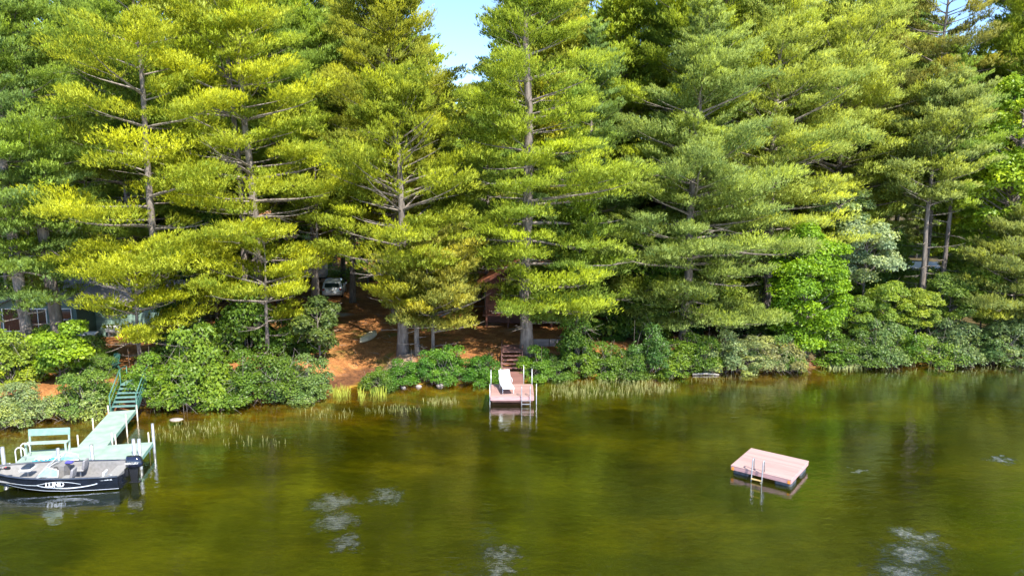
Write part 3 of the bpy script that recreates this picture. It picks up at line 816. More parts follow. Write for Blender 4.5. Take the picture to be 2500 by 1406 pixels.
bushes = [
 # px, py(base), kind, scale, colour, label
 (40, 985, 2, 1.0, YB, 'yellow green bush at the left edge of the bank'),
 (95, 1005, 1, 1.0, SIL, 'silvery green low bush over the water below the yellow green one'),
 (20, 1028, 3, .9, (.15, .21, .08), 'low grey green bush in the lower left bank corner'),
 (160, 1020, 3, 1.0, (.20, .26, .09), 'pale low bush overhanging the water left of the green steps'),
 (215, 1005, 1, 1.05, (.12, .19, .04), 'small green bush touching the green dock steps'),
 (205, 960, 0, .85, G2, 'rounded green bush above the small one by the green steps'),
 (100, 950, 0, .8, (.20, .28, .03), 'bright bush in front of the two thick pine trunks'),
 (70, 962, 0, .9, (.13, .20, .03), 'green bush filling the bank between the yellow green and silvery bushes'),
 (245, 968, 1, .8, (.10, .17, .03), 'small dark bush at the left stringer of the green steps'),
 (1905, 890, 1, 1.0, (.10, .17, .04), 'small green bush under the left side of the maple at the water'),
 (1845, 902, 3, .9, (.12, .18, .06), 'low bush trailing in the water left of the maple'),
 (112, 938, 0, .85, (.15, .22, .03), 'green bush on the bank right in front of the leaning trunk foot'),
 (232, 925, 1, .8, (.10, .16, .03), 'small dark bush beside the garden chair'),
 (15, 930, 2, .8, G3, 'dark bush beside the turquoise kayak'),
 (130, 915, 0, .7, (.13, .2, .03), 'leafy bush hiding the foot of the cabin steps'),
 (375, 985, 0, 1.0, (.12, .2, .02), 'bright green bush right against the green steps'),
 (435, 992, 3, 1.0, G1, 'low dark bush on the waterline right of the green steps'),
 (490, 975, 2, 1.1, G2, 'large leaved bush left in the dark thicket'),
 (545, 980, 1, 1.1, G1, 'small leaved dark bush at the water in the thicket middle'),
 (600, 970, 0, 1.15, G1, 'rounded dark bush in the middle of the thicket'),
 (655, 968, 3, 1.1, G3, 'low bush trailing in the water in the thicket'),
 (710, 965, 1, 1.15, (.10, .17, .05), 'greyish leaved bush near the right end of the thicket'),
 (755, 958, 0, .95, (.12, .18, .05), 'pale green bush closing the thicket beside the orange slope'),
 (440, 930, 2, 1.1, DKB, 'dark bush behind the thicket left side'),
 (520, 920, 0, 1.2, G2, 'tall green bush at the back of the thicket'),
 (600, 912, 2, 1.25, G1, 'large dark bush at the back middle of the thicket'),
 (690, 905, 0, 1.2, G1, 'tall rounded bush at the back right of the thicket'),
 (745, 900, 2, .95, (.09, .16, .02), 'leafy bush at the top of the orange slope'),
 (945, 925, 3, .7, G1, 'small low bush beside the foot of the orange slope'),
 (985, 925, 1, .85, (.07, .16, .02), 'first green bush below the thick grey pine trunk'),
 (1040, 922, 0, .72, (.07, .17, .02), 'middle bush below the small pale pine'),
 (1092, 918, 1, .95, (.10, .2, .025), 'light green bush halfway to the brown steps'),
 (1140, 916, 0, .72, (.06, .15, .018), 'dense green bush left of the brown steps'),
 (1190, 912, 1, .9, (.07, .16, .02), 'green bush touching the left rail of the brown steps'),
 (1305, 905, 0, .75, (.10, .19, .02), 'bright bush touching the right rail of the brown steps'),
 (1355, 905, 1, 1.0, (.09, .16, .03), 'small leaved bush right of the brown steps'),
 (1410, 902, 2, .85, G1, 'large leaved bush third to the right of the brown steps'),
 (1465, 900, 0, .9, G1, 'rounded dark bush between the steps and the grey green pine'),
 (1520, 898, 1, 1.1, G3, 'blue green low bush at the waterline right of centre'),
 (1580, 900, 0, 1.0, (.07, .14, .03), 'dark bush under the grey green pine left side'),
 (1640, 900, 2, .95, G2, 'leafy bush under the middle of the grey green pine'),
 (1700, 900, 1, 1.1, G1, 'small leaved bush left of the pale blotched bush'),
 (1560, 862, 2, 1.2, G1, 'tall bush on the bank behind the waterline bushes'),
 (1480, 858, 0, 1.1, (.07, .14, .02), 'rounded bush beside the low grey boards'),
 (1640, 850, 0, 1.2, (.06, .13, .02), 'dark bush at the foot of the grey green pine trunk'),
 (1765, 900, 0, 1.05, (.22, .27, .12), 'pale blotched bush hanging over the water'),
 (1820, 892, 1, 1.2, (.25, .28, .12), 'creamy leaved bush with bare twigs at the water'),
 (1865, 880, 3, 1.0, (.20, .20, .09), 'pinkish brown tinged bush left of the maple'),
 (1800, 850, 2, 1.1, (.16, .21, .08), 'grey green bush behind the pale blotched bush'),
 (2060, 868, 0, 1.0, G3, 'dark bush right of the yellow green maple foot'),
 (2110, 870, 1, 1.3, (.12, .18, .06), 'grey green bush above the driftwood'),
 (2165, 868, 0, 1.15, (.10, .18, .02), 'green bush below the road gap left side'),
 (2225, 866, 3, 1.35, (.13, .20, .03), 'spreading low bush below the road gap'),
 (2285, 868, 1, 1.4, (.14, .19, .08), 'greyish bush below the two dark trunks'),
 (2350, 868, 0, 1.2, (.10, .16, .05), 'rounded grey green bush at the right shore'),
 (2410, 866, 1, 1.4, (.13, .18, .07), 'pale green bush near the right edge waterline'),
 (2475, 868, 0, 1.2, (.12, .18, .05), 'last bush on the right edge of the shore'),
 (2120, 810, 2, 1.1, (.11, .18, .02), 'tall green bush behind the shore right of the maple'),
 (2200, 800, 0, 1.2, (.14, .2, .03), 'bush in the middle of the bank below the road gap'),
 (2290, 795, 2, 1.2, (.17, .23, .03), 'yellowish bush at the feet of the dark trunks'),
 (2370, 800, 0, 1.2, G2, 'green bush on the bank at the right'),
 (2450, 790, 2, 1.2, G1, 'dark bush behind the small soft pine'),
 (2005, 872, 2, 1.1, (.09, .16, .02), 'dark leafy bush between the maple foot and the driftwood'),
 (1930, 870, 0, 1.0, (.10, .19, .02), 'green bush under the yellow green maple'),
 (1720, 820, 0, 1.3, G1, 'dark bush behind the pale blotched bush left side'),
]
for i, (px, py, k, s, c, lab) in enumerate(bushes):
    p = P(px, py, .0)
    sh = float(shore(p.x))
    y = p.y if p.y > sh + 2.6 else sh + .35 + .25 * math.sin(i * 5.1)
    s *= 1.28
    loc = (p.x, y, gz(p.x, y) - .15)
    g = 'bushes along the bank'
    if k not in bprot:
        bprot[k] = make_bush(lab, loc, 400 + k, c, g, **BKW[k]); bprot[k].scale = (s,) * 3
    else:
        dup(bprot[k], loc, i * 2.1, (s, s, s * (1 + .28 * math.sin(i * 2.3))), lab, c, g)

# ================================================================== OBJECTS
MINT = surf('mint_paint', (.35, .45, .38), (.25, .34, .285), .65, scale=2.0, stretch=(1, 1, 1), bump=.15, bscale=30)
MINTD = surf('mint_edge_paint', (.22, .40, .33), (.15, .31, .25), .55, scale=4)
GREENP = surf('bottle_green_paint', (.06, .17, .13), (.035, .11, .085), .5, scale=4)
ALU = surf('aluminium', (.50, .51, .53), (.36, .37, .39), .4, metal=.6, scale=9)
WHITE = surf('white_plastic', (.68, .68, .66), (.60, .60, .59), .4, scale=5)
PALEPIPE = surf('painted_pipe', (.62, .60, .55), (.45, .36, .26), .5, scale=6)
def planks(name, c1, c2, width=.14, axis='X', rough=.65):
    m, n, out = newmat(name)
    L = n.links.new
    p = N(n, 'ShaderNodeBsdfPrincipled'); p.inputs['Roughness'].default_value = rough
    L(p.outputs[0], out.inputs[0])
    tc = N(n, 'ShaderNodeTexCoord'); sp = N(n, 'ShaderNodeSeparateXYZ'); L(tc.outputs['Object'], sp.inputs[0])
    d = N(n, 'ShaderNodeMath', operation='DIVIDE'); L(sp.outputs[axis], d.inputs[0]); d.inputs[1].default_value = width
    fl = N(n, 'ShaderNodeMath', operation='FLOOR'); L(d.outputs[0], fl.inputs[0])
    fr = N(n, 'ShaderNodeMath', operation='FRACT'); L(d.outputs[0], fr.inputs[0])
    wn = N(n, 'ShaderNodeTexWhiteNoise', noise_dimensions='1D'); L(fl.outputs[0], wn.inputs['W'])
    tx = N(n, 'ShaderNodeTexNoise'); tx.inputs['Scale'].default_value = 3; tx.inputs['Detail'].default_value = 6
    mp = N(n, 'ShaderNodeMapping'); mp.inputs['Scale'].default_value = (5, .7, 1) if axis == 'X' else (.7, 5, 5); L(tc.outputs['Object'], mp.inputs[0]); L(mp.outputs[0], tx.inputs['Vector'])
    a = N(n, 'ShaderNodeMath', operation='MULTIPLY_ADD'); L(wn.outputs[0], a.inputs[0]); a.inputs[1].default_value = .5; L(tx.outputs[0], a.inputs[2])
    c = ramp(n, a.outputs[0], [(.35, c2), (.95, c1)])
    gap = ramp(n, fr.outputs[0], [(.0, (.35, .35, .35)), (.07, (1, 1, 1))])
    mx = N(n, 'ShaderNodeMix', data_type='RGBA', blend_type='MULTIPLY'); mx.inputs['Factor'].default_value = 1
    L(c, mx.inputs['A']); L(gap, mx.inputs['B']); L(mx.outputs['Result'], p.inputs['Base Color'])
    b = N(n, 'ShaderNodeBump'); b.inputs['Strength'].default_value = .5; b.inputs['Distance'].default_value = .01
    L(gap, b.inputs['Height']); L(b.outputs[0], p.inputs['Normal'])
    return m
DECKP = planks('pinkish_decking', (.42, .26, .235), (.32, .18, .165), .14, 'Y')
DECKX = planks('pinkish_decking_lengthwise', (.60, .35, .31), (.42, .24, .21), .14, 'Y')
DECKD = planks('dark_red_decking', (.27, .13, .11), (.17, .08, .07), .14, 'Y')
REDWOOD = surf('dark_red_wood', (.25, .12, .10), (.15, .07, .06), .6, scale=4, stretch=(1, 4, 4))
PINKW = surf('pinkish_fascia', (.50, .29, .28), (.38, .21, .22), .6, scale=3, stretch=(1, 3, 3))
DARK = surf('black_plastic', (.015, .016, .02), (.01, .01, .012), .35, scale=4)

# ---- green boat dock
A12 = math.radians(12.5)
dk = empty('boat_dock', (-18.12, 29.05, 0), A12, 'mint green painted T shaped dock with metal pipe posts beside the moored boat', 'dock')
m = MB(); m.box((0, 0, .535), (4.9, 1.8, .03), bev=.008); deck = m.build('platform_deck', MINT, dk)
m = MB()
m.box((0, -.885, .44), (4.88, .04, .16)); m.box((0, .885, .44), (4.88, .04, .16)); m.box((-2.42, 0, .44), (.04, 1.72, .16)); m.box((2.42, 0, .44), (.04, 1.72, .16))
for k in range(4): m.box((-1.6 + k * 1.07, 0, .44), (.04, 1.72, .14))
m.build('platform_frame', MINTD, dk)
wk = math.radians(14.3 - 12.5)
def loc_in(root, p):
    c, s_ = math.cos(-root.rotation_euler.z), math.sin(-root.rotation_euler.z)
    x, y = p[0] - root.location.x, p[1] - root.location.y
    return (c * x - s_ * y, s_ * x + c * y)
a0 = loc_in(dk, (-18.38, 30.12)); a1 = loc_in(dk, (-19.62, 34.85))
cx_, cy_ = (a0[0] + a1[0]) / 2, (a0[1] + a1[1]) / 2
ln = math.hypot(a1[0] - a0[0], a1[1] - a0[1]); wa = math.atan2(a1[1] - a0[1], a1[0] - a0[0]) - math.pi / 2
m = MB(); m.box((cx_, cy_ - .1, .532), (1.2, ln + .2, .03), rz=wa, bev=.008); m.build('walkway_deck', MINT, dk)
m = MB()
for s_ in (-1, 1):
    m.box((cx_ + s_ * .575 * math.cos(wa), cy_ + s_ * .575 * math.sin(wa), .44), (.04, ln - .1, .15), rz=wa)
m.build('walkway_frame', MINTD, dk)
def post(parent, x, y, z0, z1, r, mat, name='post', capm=None):
    m = MB(); m.tube([(x, y, z0), (x, y, z1)], r, 12)
    o = m.build(name, mat, parent)
    m = MB(); m.tube([(x, y, z1), (x, y, z1 + .02)], [r * 1.12, r * .8], 12); m.build('cap', capm or mat, o)
    return o
for (wx, wy, zt, r, mt) in ((-20.62, 27.72, 1.35, .075, ALU), (-18.55, 27.98, 1.2, .07, ALU), (-17.33, 28.25, 1.25, .07, ALU), (-15.84, 28.72, 1.32, .075, ALU), (-15.64, 28.77, 1.30, .075, ALU), (-15.95, 30.55, 1.35, .06, ALU), (-16.15, 30.52, .95, .028, PALEPIPE), (-19.1, 30.2, .95, .03, PALEPIPE), (-17.68, 30.35, 1.0, .03, PALEPIPE), (-17.5, 30.3, .95, .03, PALEPIPE), (-19.65, 32.3, 1.0, .03, PALEPIPE), (-18.25, 32.6, 1.1, .03, PALEPIPE), (-20.28, 34.7, .85, .03, PALEPIPE), (-18.98, 34.95, .8, .03, PALEPIPE)):
    x, y = loc_in(dk, (wx, wy)); post(dk, x, y, -1.3, zt, r, mt)
m = MB()
for s_ in (-.25, .25):
    q = [(-2.55, s_, -.9), (-2.5, s_, .5)] 
    q += [(-2.5 + .17 - .17 * math.cos(t), s_, .95 + .17 * math.sin(t)) for t in np.linspace(0, math.pi, 7)] + [(-2.16, s_, .56)]
    m.tube(q, .025, 8)
for z in (-.5, -.25, 0, .25): m.box((-2.53, 0, z), (.06, .5, .03))
m.build('ladder', WHITE, dk)
# rope and towel lying on the dock
m = MB()
for k, (ox, oy) in enumerate(((0, 0), (.25, .12), (-.3, .06))):
    pts = [(-.75 + i * .11 + ox * .3, oy + .09 * math.sin(i * 1.3 + k * 2), .015 + .012 * abs(math.sin(i * 2 + k))) for i in range(13)]
    m.tube(pts, .016, 6)
rp = m.build('rope', surf('turquoise_rope', (.06, .50, .72), (.03, .38, .60), .7), None)
rp.location = (-18.95, 28.35, .55); rp.rotation_euler = (0, 0, A12)
tag(rp, 'turquoise rope lying loosely on the mint green dock', 'rope')
m = MB()
nn_ = 9
g_ = [(i * .07, j * .06, .02 + .05 * math.sin(i * 1.1 + j * .8) ** 2 + .03 * math.sin(j * 1.7)) for j in range(6) for i in range(nn_)]
m.add(g_, [(j * nn_ + i, j * nn_ + i + 1, j * nn_ + i + nn_ + 1, j * nn_ + i + nn_) for j in range(5) for i in range(nn_ - 1)], True)
tw = m.build('towel', surf('white_cloth', (.8, .82, .84), (.7, .74, .78), .9), None); tw.location = (-19.75, 28.25, .56)
tag(tw, 'crumpled white towel on the mint green dock left of the rope', 'towel')

# ---- bench on the dock
bn = empty('bench', (-19.83, 29.42, .55), math.radians(8), 'mint green bench with a plain board back at the rear of the dock', 'bench')
m = MB(); m.box((0, -.2, .44), (1.66, .34, .04), bev=.008); m.build('seat', MINT, bn)
m = MB(); m.box((0, .06, .82), (1.66, .035, .30), rx=-.14, bev=.008); m.build('backrest', surf('mint_board', (.22, .35, .29), (.17, .29, .24), .6), bn)
for s_ in (-1, 1):
    m = MB(); m.box((s_ * .78, -.33, .21), (.07, .07, .42)); m.box((s_ * .78, -.17, .405), (.05, .26, .03)); m.build('leg', MINT, bn)
    m = MB(); m.box((s_ * .78, .03, .47), (.07, .05, .94), rx=-.12); m.build('leg', MINT, bn)

# ---- stairs helper: local +Y climbs
def stairs(name, loc, rz, label, width, z0, z1, run, ntr, tmat, smat, rail_h, land=0.0, riser=False, pipe=False, rail_mat=None, zb=0):
    r = empty(name, loc, rz, label, 'stairs')
    dz = (z1 - z0) / ntr; dy = run / ntr
    for k in range(ntr):
        m = MB(); m.box((0, dy * (k + .5), z0 + dz * (k + .95)), (width, .27, .035), bev=.006); m.build('tread', tmat, r)
    for s_ in (-1, 1):
        m = MB(); m.add([(s_ * (width / 2 + .02) + t, y, z) for t in (-.018, .018) for (y, z) in ((-.05, z0 - .25), (-.05, z0 + .08), (run, z1 + .02), (run + .1, z1 + .02), (run + .1, z1 - .28))], [(0, 1, 2, 3, 4), (9, 8, 7, 6, 5), (0, 5, 6, 1), (1, 6, 7, 2), (2, 7, 8, 3), (3, 8, 9, 4), (4, 9, 5, 0)])
        m.build('stringer', smat, r)
        if rail_h:
            m = MB(); x = s_ * (width / 2 + .07)
            m.tube([(x, 0, z0 + rail_h), (x, run, z1 + rail_h), (x, run + land, z1 + rail_h)], .03 if not pipe else .022, 8)
            for (y, zb_, zt) in ((0, -1.0, z0 + rail_h), (run, z1 - .6, z1 + rail_h), (run + land, z1 - .6, z1 + rail_h)):
                m.tube([(x, y, zb_), (x, y, zt)], .03 if not pipe else .02, 8)
            m.tube([(x, 0, z0 + rail_h * .5), (x, run, z1 + rail_h * .5)], .018, 6)
            m.build('handrail', rail_mat or smat, r)
    if land:
        m = MB(); m.box((0, run + land / 2, z1 - .01), (width + .02, land, .04), bev=.006); m.build('landing', tmat, r)
    return r
stairs('dock_stairs', (-19.66, 34.98, 0), math.radians(8), 'bottle green wooden steps with handrails from the mint dock up the bank', 1.12, .55, 1.5, 1.5, 6, surf('green_tread', (.15, .27, .24), (.10, .19, .17), .6), GREENP, .75, land=.9)

# ---- centre dock
cd = empty('swim_dock', (0, 38.6, 0), 0, 'small pinkish brown wooden dock at the foot of the brown steps', 'dock')
m = MB(); m.box((0, 0, .485), (2.3, 2.35, .035), bev=.006); m.build('platform_deck', DECKP, cd)
m = MB(); m.box((0, -1.19, .37), (2.32, .04, .20)); m.box((-1.17, 0, .37), (.04, 2.3, .20)); m.box((1.17, 0, .37), (.04, 2.3, .20)); m.box((0, 0, .3), (2.2, .05, .1)); m.build('fascia', PINKW, cd)
m = MB(); m.box((0, -1.12, .22), (2.2, .05, .1)); m.build('crossbeam', REDWOOD, cd)
m = MB(); m.box((0, 2.55, .48), (1.26, 2.75, .035), bev=.006); m.build('walkway_deck', DECKD, cd)
m = MB(); m.box((-.65, 2.55, .40), (.035, 2.7, .16)); m.box((.65, 2.55, .40), (.035, 2.7, .16)); m.build('walkway_frame', REDWOOD, cd)
for (x, y, zt) in ((-1.2, -1.1, 1.15), (1.32, -1.05, 1.15), (-1.2, 1.1, 1.35), (1.14, 1.15, 1.4), (.7, 3.1, 1.1), (-.7, 3.1, .9)):
    post(cd, x, y, -1.4, zt, .022, ALU)
m = MB()
for x in (.52, .98):
    q = [(x, -1.42, -.9), (x, -1.32, .42), (x, -1.28, .95)] + [(x, -1.28 + .12 - .12 * math.cos(t), .95 + .12 * math.sin(t)) for t in np.linspace(.4, math.pi, 5)] + [(x, -1.04, .52)]
    m.tube(q, .022, 8)
lad = m.build('ladder', ALU, cd)
for z in (-.35, -.1, .12, .32):
    m = MB(); m.box((.75, -1.36 + .02 * z, z), (.46, .08, .025)); m.build('rung', ALU, lad)
stairs('bank_stairs', (0, 42.52, 0), 0, 'dark red brown wooden steps climbing the bank behind the pinkish dock', 1.16, .5, 1.5, 1.15, 5, DECKD, REDWOOD, .28, land=1.7, pipe=True, rail_mat=REDWOOD)

# ---- chaise lounge
ch = empty('sun_lounger', (-.33, 38.55, .505), math.radians(10), 'white sling sun lounger with raised back on the pinkish dock', 'sun lounger')
WSL = surf('white_sling', (.66, .68, .67), (.60, .63, .62), .7)
WFR = surf('white_frame', (.80, .80, .81), (.72, .72, .74), .4)
m = MB(); m.box((0, -.35, .36), (.56, 1.2, .02), bev=.005); m.build('seat', WSL, ch)
ca, sa = math.cos(math.radians(55)), math.sin(math.radians(55))
m = MB(); m.box((0, .25 + .36 * ca, .37 + .36 * sa), (.56, .70, .02), rx=math.radians(55), bev=.005); m.build('backrest', WSL, ch)
m = MB()
for x in (-.3, .3):
    m.tube([(x, -.97, .36), (x, .25, .36), (x, .25 + .75 * ca, .37 + .75 * sa)], .018, 8)
m.tube([(-.3, -.97, .36), (.3, -.97, .36)], .018, 8); m.tube([(-.3, .25 + .75 * ca, .37 + .75 * sa), (.3, .25 + .75 * ca, .37 + .75 * sa)], .018, 8)
m.build('frame', WFR, ch)
for x in (-.3, .3):
    m = MB(); m.tube([(x, -.62, .36), (x, -.74, 0)], .018, 8); m.build('leg', WFR, ch)
    m = MB(); m.tube([(x, .15, .36), (x, .32, 0)], .018, 8); m.build('leg', WFR, ch)
    m = MB(); q = [(x * 1.12, .12 + .0, .30), (x * 1.15, .0, .55), (x * 1.15, .12, .62), (x * 1.15, .42, .62), (x * 1.12, .5, .5)]; m.tube(q, .016, 8); m.build('armrest', WFR, ch)

# ---- swim raft
RA = math.atan2(-1.46, 1.91)
rf = empty('swim_raft', (10.76, 28.48, -.07), RA, 'square pinkish plank swim raft floating alone on the open water', 'raft')
m = MB(); m.box((0, 0, .43), (2.44, 2.44, .035), bev=.006); m.build('deck', planks('raft_planks', (.47, .31, .285), (.38, .235, .22), .14, 'Y'), rf)
m = MB()
for s_ in (-1, 1):
    m.box((0, s_ * 1.195, .335), (2.42, .04, .15)); m.box((s_ * 1.195, 0, .335), (.04, 2.34, .15))
m.build('fascia', PINKW, rf)
for x in (-.85, .85):
    for y in (-.68, .68):
        m = MB(); m.box((x, y, .05), (.66, .75, .42), bev=.06); m.build('float', surf('float_plastic', (.10, .11, .13), (.05, .055, .07), .4), rf)
OR = surf('orange_reflector', (.85, .30, .04), (.75, .22, .03), .3)
for x in (-1.13, 1.13):
    m = MB(); m.box((x, -1.222, .32), (.10, .012, .13), bev=.004); m.build('reflector', OR, rf)
BR = surf('weathered_wood_rung', (.50, .36, .16), (.38, .26, .10), .6)
m = MB()
for x in (-.30, .12):
    q = [(x, -1.50, -1.0), (x, -1.34, .35), (x, -1.30, .85)] + [(x, -1.30 + .10 - .10 * math.cos(t), .87 + .09 * math.sin(t)) for t in np.linspace(.4, math.pi, 5)] + [(x, -1.10, .46)]
    m.tube(q, .026, 8)
rl = m.build('ladder', ALU, rf)
for z in (-.55, -.30, -.06, .16):
    m = MB(); m.box((-.09, -1.40 + .08 * z, z), (.42, .10, .035), bev=.008); m.build('rung', BR, rl)

# ---- fishing boat
bt = empty('fishing_boat', (-15.50, 27.42, 0), math.pi + math.radians(7.2), 'black and silver open fishing boat with windshield and outboard moored at the mint dock', 'boat')
SEC = [(0, .88, .60, .76, .05, -.14), (.9, .91, .60, .80, .05, -.15), (1.9, .93, .62, .81, .07, -.15), (2.7, .91, .65, .76, .10, -.14), (3.4, .83, .69, .64, .16, -.11), (4.0, .68, .73, .48, .24, -.05), (4.5, .49, .78, .30, .34, .05), (4.9, .29, .82, .15, .45, .20), (5.2, .10, .86, .05, .60, .44), (5.28, .03, .87, .015, .70, .60)]
HULL = surf('black_hull_paint', (.012, .016, .028), (.009, .011, .018), .18, scale=3, coat=.6)
LINER = surf('grey_boat_liner', (.25, .24, .24), (.19, .185, .18), .6, scale=8)
CARP = surf('light_grey_carpet', (.30, .29, .285), (.24, .235, .23), .9, scale=14)
SILV = surf('silver_decal', (.75, .78, .82), (.62, .66, .72), .3)
rings = []
for x, gw, gz_, cw, cz, kz in SEC:
    rings.append([(x, gw, gz_), (x, gw * .5 + cw * .5 + .015, (gz_ + cz) / 2), (x, cw, cz), (x, 0, kz), (x, -cw, cz), (x, -(gw * .5 + cw * .5 + .015), (gz_ + cz) / 2), (x, -gw, gz_)])
m = MB(); m.loft(rings, False, None, False, False)
x, gw, gz_, cw, cz, kz = SEC[0]
m.add([(0, gw, gz_), (0, cw, cz), (0, 0, kz), (0, -cw, cz), (0, -gw, gz_), (0, -.3, gz_ - .12), (0, .3, gz_ - .12)], [(0, 1, 2, 3, 4, 5, 6)])
m.build('hull', HULL, bt)
m = MB()
for s_ in (1, -1):
    m.tube([(x, s_ * gw, gz_ + .01) for x, gw, gz_, *_ in SEC], .035, 8)
m.build('gunwale', surf('dark_blue_rub_rail', (.05, .06, .09), (.03, .04, .06), .35), bt)
# liner
rin = []
for x, gw, gz_, cw, cz, kz in SEC[:-1]:
    fz = max(.10, cz + .06)
    rin.append([(x + .03, gw - .03, gz_ - .01), (x + .03, max(.01, gw - .12), gz_ - .02), (x + .03, max(.008, cw - .08), fz), (x + .03, -max(.008, cw - .08), fz), (x + .03, -max(.01, gw - .12), gz_ - .02), (x + .03, -gw + .03, gz_ - .01)])
m = MB(); m.loft(rin, False, None, False, False); m.add([(.03, .76, .58), (.03, .68, .10), (.03, -.68, .10), (.03, -.76, .58)], [(0, 1, 2, 3)]); m.build('liner', LINER, bt)
m = MB()
bd = [(3.35, .72), (3.9, .60), (4.4, .42), (4.8, .25), (5.05, .12)]
m.prism([(x, y) for x, y in bd] + [(x, -y) for x, y in reversed(bd)], .40, .46)
m.prism([(4.75, .26), (5.15, .09), (5.15, -.09), (4.75, -.26)], .74, .78)
m.build('bow_deck', CARP, bt)
m = MB(); m.prism([(.05, .74), (.62, .76), (.62, -.76), (.05, -.74)], .12, .44); m.build('stern_deck', CARP, bt)
GL = None
gm, gn, go = newmat('tinted_windshield'); gp = N(gn, 'ShaderNodeBsdfPrincipled'); gp.inputs['Base Color'].default_value = (.45, .62, .62, 1); gp.inputs['Roughness'].default_value = .05
gp.inputs['Alpha'].default_value = .42; gp.inputs['Coat Weight'].default_value = .6; gn.links.new(gp.outputs[0], go.inputs[0]); GL = gm
for s_ in (1, -1):
    c = MB(); c.loft([[(3.15, s_ * .56, .16), (3.15, s_ * .22, .12), (3.15, s_ * .22, .62), (3.15, s_ * .80, .62)][::s_], [(2.75, s_ * .60, .16), (2.75, s_ * .22, .12), (2.75, s_ * .22, .72), (2.75, s_ * .86, .72)][::s_], [(2.45, s_ * .62, .16), (2.45, s_ * .22, .12), (2.45, s_ * .22, .70), (2.45, s_ * .86, .70)][::s_]])
    con = c.build('console', LINER, bt)
    g = MB()
    A, B, C_, D_ = (3.05, s_ * .20, .68), (2.98, s_ * .80, .68), (2.58, s_ * .78, 1.10), (2.64, s_ * .22, 1.12)
    g.poly([A, B, C_, D_]); E_, F_ = (2.15, s_ * .88, .70), (2.15, s_ * .82, .95)
    g.poly([B, E_, F_, C_])
    wsg = g.build('windshield', GL, bt)
    f_ = MB(); f_.tube([A, D_, C_, F_, E_], .016, 6); f_.tube([B, C_], .014, 6); f_.tube([A, B, E_], .016, 6); f_.build('windshield_frame', WFR, wsg)
def seat(x, y, z, s=1.0, dark=True, rz=0.0):
    o = MB(); o.tube([(x, y, z - .35), (x, y, z)], .03, 8); ped = o.build('seat_pedestal', ALU, bt)
    o = MB(); o.box((x, y, z + .05), (.42 * s, .44 * s, .10), bev=.03); so = o.build('seat_cushion', CARP if dark else WHITE, bt)
    o = MB(); o.box((x - .22 * s, y, z + .27 * s), (.09, .42 * s, .40 * s), ry=-.2, bev=.035); o.build('seat_back', surf('grey_vinyl', (.30, .29, .30), (.24, .23, .25), .5) if dark else WHITE, bt)
seat(2.0, .45, .42); seat(1.95, -.45, .42); seat(.85, .42, .28, .9, False)
o = MB(); o.tube([(3.65, .05, .45), (3.65, .05, .72)], .03, 8); o.build('seat_pedestal', ALU, bt)
o = MB(); o.box((3.65, .05, .77), (.44, .48, .10), bev=.03); so = o.build('seat_cushion', WHITE, bt)
o = MB(); o.box((3.62, .05, .87), (.34, .44, .09), bev=.035); o.build('seat_back', surf('navy_vinyl', (.03, .04, .08), (.02, .03, .05), .4), bt)
o = MB(); o.tube([(2.42 + .03 * math.cos(t), .50 + .17 * math.cos(t), .80 + .16 * math.sin(t)) for t in np.linspace(0, 6.283, 17)], .014, 6); o.tube([(2.45, .5, .72), (2.42, .5, .80)], .02, 6); o.tube([(2.42, .34, .8), (2.42, .66, .8)], .01, 5); o.build('steering_wheel', DARK, bt)
# purple blue cover heap and a yellow box behind the far windshield
o = MB(); o.box((2.35, -.5, .76), (.30, .20, .09), bev=.03); o.build('life_vest', surf('purple_blue_fabric', (.10, .08, .42), (.05, .05, .25), .8), bt)
# trolling motor folded on the bow
o = MB(); o.tube([(5.05, .12, .84), (4.3, .22, .88)], .022, 8); o.box((4.28, .22, .90), (.22, .10, .12), bev=.03); o.box((4.98, .10, .86), (.32, .16, .08), bev=.03); o.build('trolling_motor', DARK, bt)
o = MB(); o.tube([(4.42, .20, .90), (4.30, .24, .95)], .028, 8); o.build('red_handle', surf('red_plastic', (.55, .03, .03), (.4, .02, .02), .4), bt)
# outboard
ob = MB()
prof = [(-.02, .10, .62), (-.06, .19, .68), (-.1, .22, .80), (-.1, .21, .95), (-.14, .17, 1.04), (-.2, .09, 1.09)]
rg_ = []
for k, (ins, hw, z) in enumerate(prof):
    x0, x1 = .02 - (.03 * k) * .4, -.66 + .045 * max(0, k - 2)
    if k == 0: x0, x1 = -.08, -.52
    n_ = 14
    rg_.append([((x0 + x1) / 2 + (x0 - x1) / 2 * abs(math.cos(t)) ** .6 * (1 if math.cos(t) > 0 else -1), hw * abs(math.sin(t)) ** .7 * (1 if math.sin(t) > 0 else -1), z) for t in [2 * math.pi * j / n_ for j in range(n_)]])
ob.loft(rg_, True, None, True)
cow = ob.build('outboard_cowling', surf('navy_black_cowling', (.014, .018, .04), (.01, .012, .025), .12, coat=.8), bt)
o = MB(); o.loft([[(-.12, .09, .66), (-.12, -.09, .66), (-.5, -.09, .66), (-.5, .09, .66)], [(-.16, .07, .2), (-.16, -.07, .2), (-.42, -.07, .2), (-.42, .07, .2)], [(-.2, .04, -.35), (-.2, -.04, -.35), (-.4, -.04, -.35), (-.4, .04, -.35)]])
o.box((-.3, 0, .02), (.42, .22, .02)); o.box((-.04, 0, .45), (.14, .26, .30)); o.build('outboard_leg', DARK, bt)
